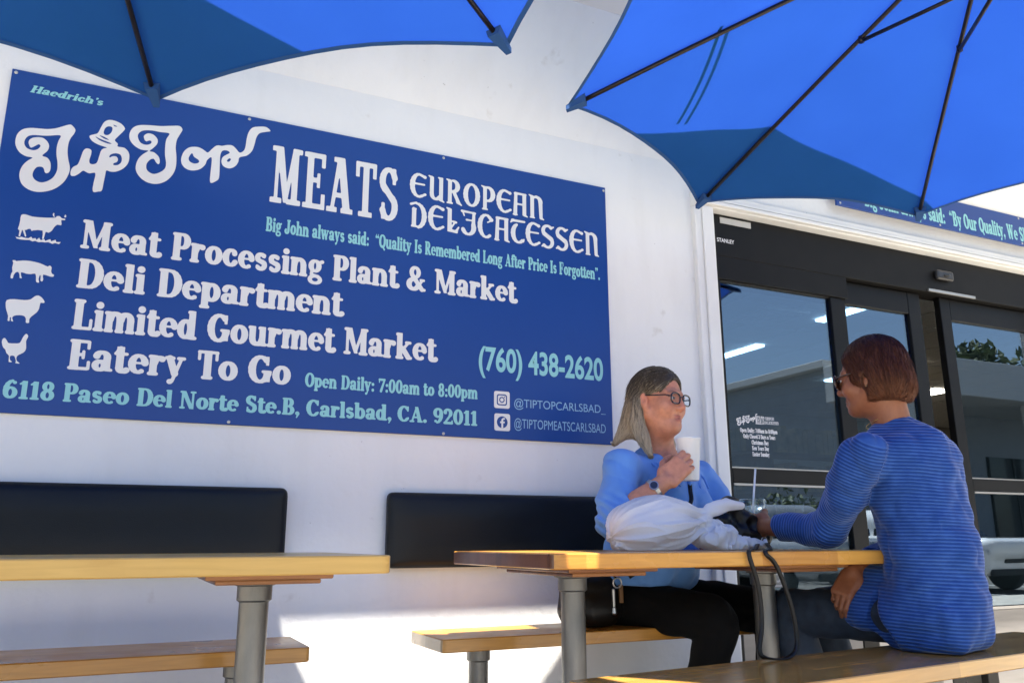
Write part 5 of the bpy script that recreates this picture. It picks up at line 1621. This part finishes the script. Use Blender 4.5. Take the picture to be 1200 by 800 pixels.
mb.tube([e0 + HRM @ V3(0, .006 * math.cos(t), .006 * math.sin(t)) for t in np.linspace(0, 6.28, 14)], .0013, 6, False)
mb.build("earring", M_GOLD, PR, smooth=True)
mb = MB()
mb.tube([NK2 + rR * math.sin(t) * .068 + fR * (math.cos(t) * .068 - .004) + V3(0, 0, .012 - .020 * math.cos(t)) for t in np.linspace(0, 6.28, 40)], .0012, 6, False)
mb.build("necklace", M_GOLD, PR, smooth=True)
# ------------------------------------------------------------------ things on and by the table
def plastic_mat():
    m = mat("thin_white_plastic", (.86, .86, .87), .30, spec=.5, bump=.35, bscale=28)
    nt = m.node_tree; N = nt.nodes; L = nt.links.new
    t = N.new("ShaderNodeBsdfTranslucent"); t.inputs[0].default_value = (.85, .85, .88, 1)
    mx = N.new("ShaderNodeMixShader"); mx.inputs[0].default_value = .3
    L(N["Principled BSDF"].outputs[0], mx.inputs[1]); L(t.outputs[0], mx.inputs[2])
    L(mx.outputs[0], N["Material Output"].inputs[0])
    return m
M_BAG = plastic_mat()
knot = V3(2.285, -.775, .855)
bag_u = union([(s_ell((2.105, -.775, .838), (.148, .105, .084)), 0), (s_ell((2.03, -.775, .815), (.085, .09, .070)), .05),
               (s_cone((2.13, -.775, .85), knot, .082, .030), .05)])
ear_u = union([(s_path([knot, (2.335, -.785, .892), (2.405, -.79, .912), (2.468, -.79, .912)], [.024, .026, .024, .014]), 0)])
crum = union([(s_ell((2.345, -.79, .800), (.080, .060, .046)), 0), (s_cone((2.30, -.785, .84), (2.36, -.80, .80), .032, .035), .03),
              (s_ell((2.435, -.80, .785), (.065, .045, .027)), .02), (s_cone((2.46, -.80, .785), (2.535, -.815, .774), .020, .012), .02),
              (s_cone((2.0, -.80, .79), (1.945, -.80, .772), .025, .004), .03)])
def bagf(P):
    ax_ = nrm(knot - V3(2.06, -.775, .82)); q = P - knot; al_ = q @ ax_; r_ = np.linalg.norm(q, axis=1)
    e1 = nrm(np.cross(ax_, V3(0, 1, 0))); e2 = np.cross(ax_, e1)
    th = np.arctan2(q @ e2, q @ e1); cs = np.stack([np.cos(th), np.sin(th), al_ * 3.5], 1)
    w = np.exp(-r_ / .11)
    crease = lambda n: 1 - 2 * np.sqrt(np.abs(n) + .004)
    d = bag_u(P) - .013 * w * np.sin(9 * th + 2.5 * vn(cs, 1.3, 5)) - .007 * w * np.sin(17 * th + 3 * vn(cs, 1.7, 6))
    d = d - .0075 * crease(vn(cs * [2.2, 2.2, 1.0], 1.0, 7)) - 0.0055 * crease(vn(cs * [4.5, 4.5, 1.6], 1.0, 9)) - .006 * vn(P, 9, 3)
    flat = np.abs(P[:, 1] + .79) * .45
    e = ear_u(P) + flat * .5 - .004 * vn(P * [1, 1, 4], 16, 8)
    c = crum(P) - .013 * vn(P, 28, 9) - .008 * crease(vn(P * [1, 1, .6], 40, 12))
    d = smin(smin(d, e, .018), c, .012)
    return smax(d, .7612 - P[:, 2], .004)
me = surf(bagf, (1.90, -.96, .74), (2.60, -.60, .98), .0028, "shopping_bag")
tag(link_mesh("shopping_bag", me, M_BAG, None), "crumpled white plastic shopping bag lying on the table between the two people", "bag")

M_LEATH = mat("soft_black_leather", (.006, .0058, .0055), .46, spec=.35, noise=.3, nscale=10, bump=.12, bscale=90)
pb = empty("purse", (2.48, -.70, .761), 0, "slouchy black leather purse on the table, its straps hanging over the edge", "purse")
pu = union([(s_ell((2.475, -.700, .820), (.095, .050, .062)), 0), (s_cone((2.450, -.705, .900), (2.485, -.705, .914), .025, .030), .03), (s_cone((2.485, -.705, .914), (2.610, -.725, .800), .030, .036), .02), (s_cone((2.43, -.725, .860), (2.585, -.745, .785), .016, .022), .012)])
def pursef(P):
    d = pu(P) - .007 * (1 - 2 * np.abs(vn(P * [1, 1, 1.0], 17, 15))) - .003 * (1 - 2 * np.abs(vn(P, 40, 16)))
    return smax(d, .7612 - P[:, 2], .004)
me = surf(pursef, (2.34, -.84, .74), (2.68, -.60, .95), .0036, "body")
link_mesh("body", me, M_LEATH, pb)
def spline(pts, n=6):
    pts = [np.array(p, float) for p in pts]; out = []
    for i in range(len(pts) - 1):
        p0, p1, p2, p3 = pts[max(i - 1, 0)], pts[i], pts[i + 1], pts[min(i + 2, len(pts) - 1)]
        for t in np.arange(n) / n:
            out.append(.5 * (2 * p1 + (p2 - p0) * t + (2 * p0 - 5 * p1 + 4 * p2 - p3) * t * t + (3 * p1 - p0 - 3 * p2 + p3) * t ** 3))
    return out + [pts[-1]]
st = spline([(2.57, -.755, .790), (2.40, -.93, .766), (2.33, -1.00, .7645), (2.20, -1.140, .7645), (2.172, -1.162, .750), (2.195, -1.166, .66), (2.196, -1.168, .56), (2.178, -1.172, .485), (2.205, -1.180, .4665),
             (2.275, -1.182, .4665), (2.318, -1.172, .50), (2.312, -1.168, .60), (2.272, -1.164, .715), (2.238, -1.160, .752), (2.262, -1.135, .7645), (2.40, -1.0, .7645), (2.59, -.76, .790)])
MB().ribbon(st, .013, .004, (.83, -.56, 0)).build("strap", M_LEATH, pb, smooth=True)
M_METAL = mat("nickel_hardware", (.55, .54, .52), .28, metal=1)
mb = MB(); mb.tube([V3(2.575, -.775, .79) + V3(.012 * math.cos(t), 0, .014 * math.sin(t)) for t in np.linspace(0, 6.28, 14)], .002, 6, False)
mb.build("strap_ring", M_METAL, pb, smooth=True)

# white cup in the woman's hand
M_CUP = mat("white_foam", (.82, .81, .79), .6, sss=.1, bump=.05, bscale=300)
cu = empty("paper_cup", (2.402, -.597, 1.008), 0, "white cup held up in the right hand of the woman in light blue", "cup")
mb = MB()
mb.lathe([(.0005, .001), (.0325, .0), (.0335, .004), (.0450, .150), (.0468, .152), (.0472, .156), (.0458, .158), (.0440, .155), (.0325, .008), (.0005, .007)], (2.402, -.597, 1.008), 36, False)
mb.build("cup_wall", M_CUP, cu, angle=50)
mb = MB(); mb.lathe([(.0005, .120), (.0415, .120)], (2.402, -.597, 1.008), 36, False)
mb.build("coffee", mat("coffee", (.06, .03, .015), .1), cu)

# clear tumbler with straw
M_CLEAR = glass_mat("clear_plastic_cup", (.90, .92, .93), ior=1.6, rough=.06)
M_STRAW = mat("white_straw", (.80, .80, .80), .35, sss=.05)
M_ICE = mat("iced_water", (.42, .44, .46), .18, bump=.6, bscale=70)
tx, ty, tz = 2.630, -.665, .7612
tu = empty("plastic_cup", (tx, ty, tz), 0, "clear plastic cup with a white straw in the hand of the person in sunglasses", "cup")
mb = MB(); mb.lathe([(.0005, .001), (.0335, .0), (.0345, .003), (.0475, .164), (.0505, .166), (.0505, .172), (.0462, .173), (.0455, .164), (.0330, .005), (.0005, .004)], (tx, ty, tz), 36, False)
mb.build("cup_wall", M_CLEAR, tu, angle=50)
mb = MB(); mb.lathe([(.0480, .1732), (.0490, .178), (.0440, .181), (.0005, .1815)], (tx, ty, tz), 36, False)
mb.build("lid", M_CLEAR, tu, angle=50)
mb = MB(); mb.lathe([(.0005, .006), (.0322, .006), (.0425, .125), (.0005, .127)], (tx, ty, tz), 32, False)
mb.build("drink", M_ICE, tu, smooth=True)
mb = MB(); mb.tube([(tx - .018, ty, tz + .02), (tx - .002, ty - .003, tz + .15), (tx + .020, ty - .006, tz + .292)], .0038, 10)
mb.build("straw", M_STRAW, tu, smooth=True)

# black handbag beside the woman
hb = empty("handbag", (2.13, -.30, .485), 0, "black handbag with metal clips on the wall bench beside the woman", "handbag")
hu = union([(s_box((2.125, -.30, .580), (.105, .080, .095), .060), 0), (s_ell((2.125, -.32, .54), (.118, .092, .055)), .05)])
me = surf(lambda P: smax(hu(P) - .010 * (1 - 2 * np.abs(vn(P, 10, 25))), .4862 - P[:, 2], .004), (1.95, -.48, .46), (2.32, -.13, .74), .006, "body")
link_mesh("body", me, M_LEATH, hb)
M_TAN = mat("tan_leather_tab", (.20, .10, .035), .5, noise=.3)
mb = MB(); mb.box(2.195, 2.211, -.415, -.404, .570, .635, .003); mb.build("leather_tab", M_TAN, hb)
mb = MB(); mb.tube([V3(2.185, -.415, .642) + V3(.018 * math.cos(t), 0, .018 * math.sin(t)) for t in np.linspace(0, 6.28, 16)], .0035, 8, False)
mb.build("strap_ring", M_METAL, hb, smooth=True)
mb = MB(); mb.box(2.163, 2.175, -.418, -.406, .555, .622, .004); mb.lathe([(.008, 0), (.011, .006), (.008, .0255)], (2.169, -.412, .530), 12)
mb.build("clip", M_METAL, hb)
mb = MB(); mb.ribbon(spline([(2.065, -.34, .67), (2.095, -.38, .70), (2.145, -.405, .688), (2.18, -.412, .66)]), .018, .004, (0, 1, .2))
mb.build("strap", M_LEATH, hb, smooth=True)

# grey sticker on the lower glass of the fixed panel
M_STK = mat("grey_sticker", (.16, .16, .155), .5); M_STK2 = mat("grey_sticker_print", (.36, .36, .35), .5)
mb = MB(); mb.box(3.33, 3.41, 0.0478, 0.0494, .575, .665, .0004, 1)
sk = mb.build("sticker", M_STK, side_window)
place2d("print", fill_loops([[(3.335, .58), (3.405, .58), (3.405, .66), (3.335, .66)], [(3.341, .586), (3.399, .586), (3.399, .654), (3.341, .654)], circ(3.37, .62, .022), circ(3.37, .62, .013)]), M_STK2, sk, 0, 0, .0474)

# its shoulder strap, worn across the woman's chest
def on_shirt(p, off):
    p = np.array(p, float)
    for _ in range(12):
        e = 2e-3
        g = np.array([shirtL((p + o)[None])[0] - shirtL((p - o)[None])[0] for o in np.eye(3) * e]) / (2 * e)
        g /= np.linalg.norm(g) + 1e-9
        p = p - g * (shirtL(p[None])[0] - off)
    return p
a_, b_ = V3(2.515, -.500, 1.095), V3(2.275, -.53, .72)
sp_ = [on_shirt(a_ * (1 - t) + b_ * t + fL * .10 * math.sin(math.pi * t), .004) for t in np.linspace(0, 1, 12)]
sp_ = [V3(2.53, -.36, 1.145), V3(2.535, -.43, 1.135)] + sp_ + [V3(2.225, -.43, .665)]
MB().ribbon(spline(sp_, 3), .022, .003, (.83, -.56, 0)).build("shoulder_strap", M_LEATH, hb, smooth=True)
# ------------------------------------------------------------------ across the car park (seen mirrored in the glass)
M_CARW = mat("white_car_paint", (.78, .78, .78), .25, coat=.8)
M_CARG = mat("dark_car_glass", (.01, .012, .014), .05)
M_TYRE = mat("tyre_rubber", (.02, .02, .02), .85)
M_HUB = mat("alloy_rim", (.5, .5, .5), .3, metal=.8)
M_LAMPC = mat("car_lamp_glass", (.6, .6, .62), .1)
M_TAIL = mat("red_tail_lamp", (.35, .01, .01), .15)
def car(x, y, z, label, paint, group):
    c = empty("parked_car", (x, y, z), R(-90), label, "car", group)
    low = union([(s_box((0, 0, .62), (2.22, .90, .32), .16), 0), (s_box((-1.75, 0, .78), (.55, .80, .16), .10), .1)])
    cab = union([(s_box((.35, 0, 1.15), (1.35, .76, .40), .28), 0)])
    def f(P):
        d = smin(low(P), cab(P), .22)
        for wx in (-1.35, 1.38):
            d = smax(d, -(np.hypot(P[:, 0] - wx, P[:, 2] - .34) - .40) - 10 * (np.abs(P[:, 1]) < .62), .03)
        return d
    me = surf(f, (-2.5, -1.1, .1), (2.5, 1.1, 1.75), .045, "body")
    body = link_mesh("body", me, paint, c, False)
    mb = MB(); mb.box(-2.245, -2.17, -.46, .46, .52, .74, .03); mb.build('grille', M_TYRE, c, False)
    mb = MB(); mb.box(-2.25, -2.16, -.80, .80, .30, .42, .03); mb.build('bumper_vent', M_TYRE, c, False)
    for sy in (-1, 1):
        for a, b in ((-.72, .28), (.36, 1.30)):
            mb = MB(); y0 = sy * .745
            mb.add([(a - .25 * (a < 0), y0 + sy * .055, .98), (b, y0 + sy * .055, .98), (b - .1 * (b > 1), y0 - sy * .035, 1.40), (a + .12, y0 - sy * .035, 1.40),
                    (a - .25 * (a < 0), y0 - sy * .02, .98), (b, y0 - sy * .02, .98), (b - .1 * (b > 1), y0 - sy * .11, 1.40), (a + .12, y0 - sy * .11, 1.40)],
                   [(0, 1, 2, 3), (7, 6, 5, 4), (0, 4, 5, 1), (1, 5, 6, 2), (2, 6, 7, 3), (3, 7, 4, 0)])
            mb.build("side_window", M_CARG, c, False)
        mb = MB(); mb.box(-2.24, -2.08, sy * .68 - .16, sy * .68 + .16, .66, .80, .03); mb.build("headlight", M_LAMPC, c, False)
        mb = MB(); mb.box(2.10, 2.235, sy * .72 - .12, sy * .72 + .12, .72, .92, .03); mb.build("tail_light", M_TAIL, c, False)
        mb = MB(); mb.box(-.78, -.60, sy * .95 - .09, sy * .95 + .09, .96, 1.08, .03); mb.build("side_mirror", paint, c, False)
        for wx in (-1.35, 1.38):
            def wheel(prof, m, nm, par):
                mb = MB(); mb.lathe(prof, (0, 0, 0), 28)
                mb.v = [(wx + v[0], sy * (.72 + v[2]), .34 + v[1]) for v in mb.v]
                return mb.build(nm, m, par, False, smooth=False)
            w = wheel([(.30, -.02), (.34, .0), (.34, .18), (.30, .20), (.22, .20)], M_TYRE, "wheel", c)
            wheel([(.215, .19), (.215, .205), (.10, .195), (.05, .21), (.001, .21)], M_HUB, "rim", w)
    for a, b, z0, z1 in ((-1.16, -.62, 1.0, 1.42), (1.86, 1.55, 1.0, 1.42)):
        mb = MB(); s = -1 if a < 0 else 1
        mb.add([(a + s * .06, -.62, z0), (a + s * .06, .62, z0), (b + s * .06, .54, z1), (b + s * .06, -.54, z1), (a - s * .05, -.62, z0), (a - s * .05, .62, z0), (b - s * .05, .54, z1), (b - s * .05, -.54, z1)],
               [(0, 1, 2, 3), (7, 6, 5, 4), (0, 4, 5, 1), (1, 5, 6, 2), (2, 6, 7, 3), (3, 7, 4, 0)])
        mb.build("windscreen" if a < 0 else "rear_window", M_CARG, c, False)
    return c
car(15.3, -9.0, -.13, "white parked car nose-in to the kerb, mirrored in the right door glass", M_CARW, "cars parked by the kerb")
M_CARS = mat("silver_car_paint", (.36, .37, .38), .25, metal=.4, coat=.8)
car(11.3, -9.1, -.13, "silver parked car nose-in, mirrored low in the glass behind the table", M_CARS, "cars parked by the kerb")

M_PWALL = mat("plaza_wall_paint", (.34, .36, .38), .85, noise=.1, nscale=2)
M_FASC = mat("plaza_white_fascia", (.62, .61, .58), .7, noise=.05)
M_SHOPG = mat("dark_shop_window", (.02, .024, .028), .08)
pz = empty("plaza_building", (56, -22, -.13), 0, "long shop building with a white fascia across the car park, mirrored in the glass", "building")
mb = MB(); mb.box(25, 89, -30, -20, -.13, 7.3); mb.build("wall", M_PWALL, pz)
mb = MB(); mb.box(24.6, 89.4, -20, -16.6, 5.9, 7.3, .03); mb.build("fascia", M_FASC, pz)
mb = MB(); mb.box(24.6, 89.4, -30.2, -20, 7.31, 7.6, .02); mb.build("roof", M_FASC, pz)
for i in range(10):
    x = 25.4 + i * 6.8
    mb = MB(); mb.box(x, x + .5, -17.4, -16.9, -.13, 5.9, .02); mb.build("column", M_FASC, pz)
    if i < 9:
        mb = MB(); mb.box(x + 1.2, x + 6.2, -20.0, -19.95, .3, 4.2); w = mb.build("window", M_SHOPG, pz)
        mb = MB()
        for q in (1.2, 2.83, 4.5, 6.12): mb.box(x + q, x + q + .08, -19.948, -19.90, .3, 4.2)
        mb.box(x + 1.2, x + 6.2, -19.899, -19.88, 2.9, 2.98)
        mb.build("frame", M_BLACK, w)

M_LEAF = mat("tree_leaves", (.060, .085, .022), .6, col2=(.022, .038, .010), nscale=1.2)
M_BARK = mat("tree_bark", (.10, .075, .05), .9, noise=.4, nscale=9, bump=.5, bscale=30)
def tree(x, y, h, cr, z0, label, seed, n=2600, ls=.22):
    r_ = np.random.default_rng(seed)
    t = empty("tree", (x, y, -.13), 0, label, "tree", "trees across the car park")
    mb = MB()
    top = V3(r_.normal(0, .2), r_.normal(0, .2), z0 + (h - z0) * .55)
    mb.tube([V3(0, 0, 0), V3(.05, .02, h * .25), top], [cr * .085, cr * .06, cr * .03], 10)
    tips = []
    for k in range(8):
        a = k * .785 + r_.uniform(-.3, .3); s = V3(.03, .0, z0 * r_.uniform(.75, 1.1))
        e = V3(math.cos(a) * cr * .7, math.sin(a) * cr * .7, z0 + (h - z0) * r_.uniform(.35, .8))
        mb.tube([s, (s + e) / 2 + V3(0, 0, .2), e], [cr * .035, cr * .022, cr * .008], 7); tips.append(e)
    mb.build("trunk", M_BARK, t, False, smooth=True)
    cl = [(V3(0, 0, z0 + (h - z0) * .62), .6)] + [(e, .42) for e in tips] + [(V3(r_.normal(0, cr * .4), r_.normal(0, cr * .4), r_.uniform(z0 + .3, h - .4)), .36) for _ in range(9)]
    vs_, fs_ = [], []
    for i in range(n):
        c, k = cl[r_.integers(len(cl))]
        d = nrm(r_.normal(size=3)) * r_.random() ** .45 * cr * k; d[2] *= .75
        p = c + d; u = nrm(r_.normal(size=3)); w = nrm(np.cross(u, r_.normal(size=3)))
        s = ls * r_.uniform(.6, 1.2); b = len(vs_)
        vs_ += [p - u * s, p + w * s * .45, p + u * s, p - w * s * .45]; fs_.append((b, b + 1, b + 2, b + 3))
    MB().add(vs_, fs_).build("crown", M_LEAF, t, False)
tree(15.2, -12.6, 2.25, 1.7, .35, "low rounded tree in the car park, mirrored in the lower glass panel", 3, 2200, .10)
tree(57.0, -33.5, 14.2, 4.6, 5.0, "tall dark tree rising over the plaza roof", 5, 2600, .42)
tree(67.0, -34.0, 13.2, 4.2, 5.0, "rounder dark tree over the far end of the plaza roof", 6, 2600, .42)
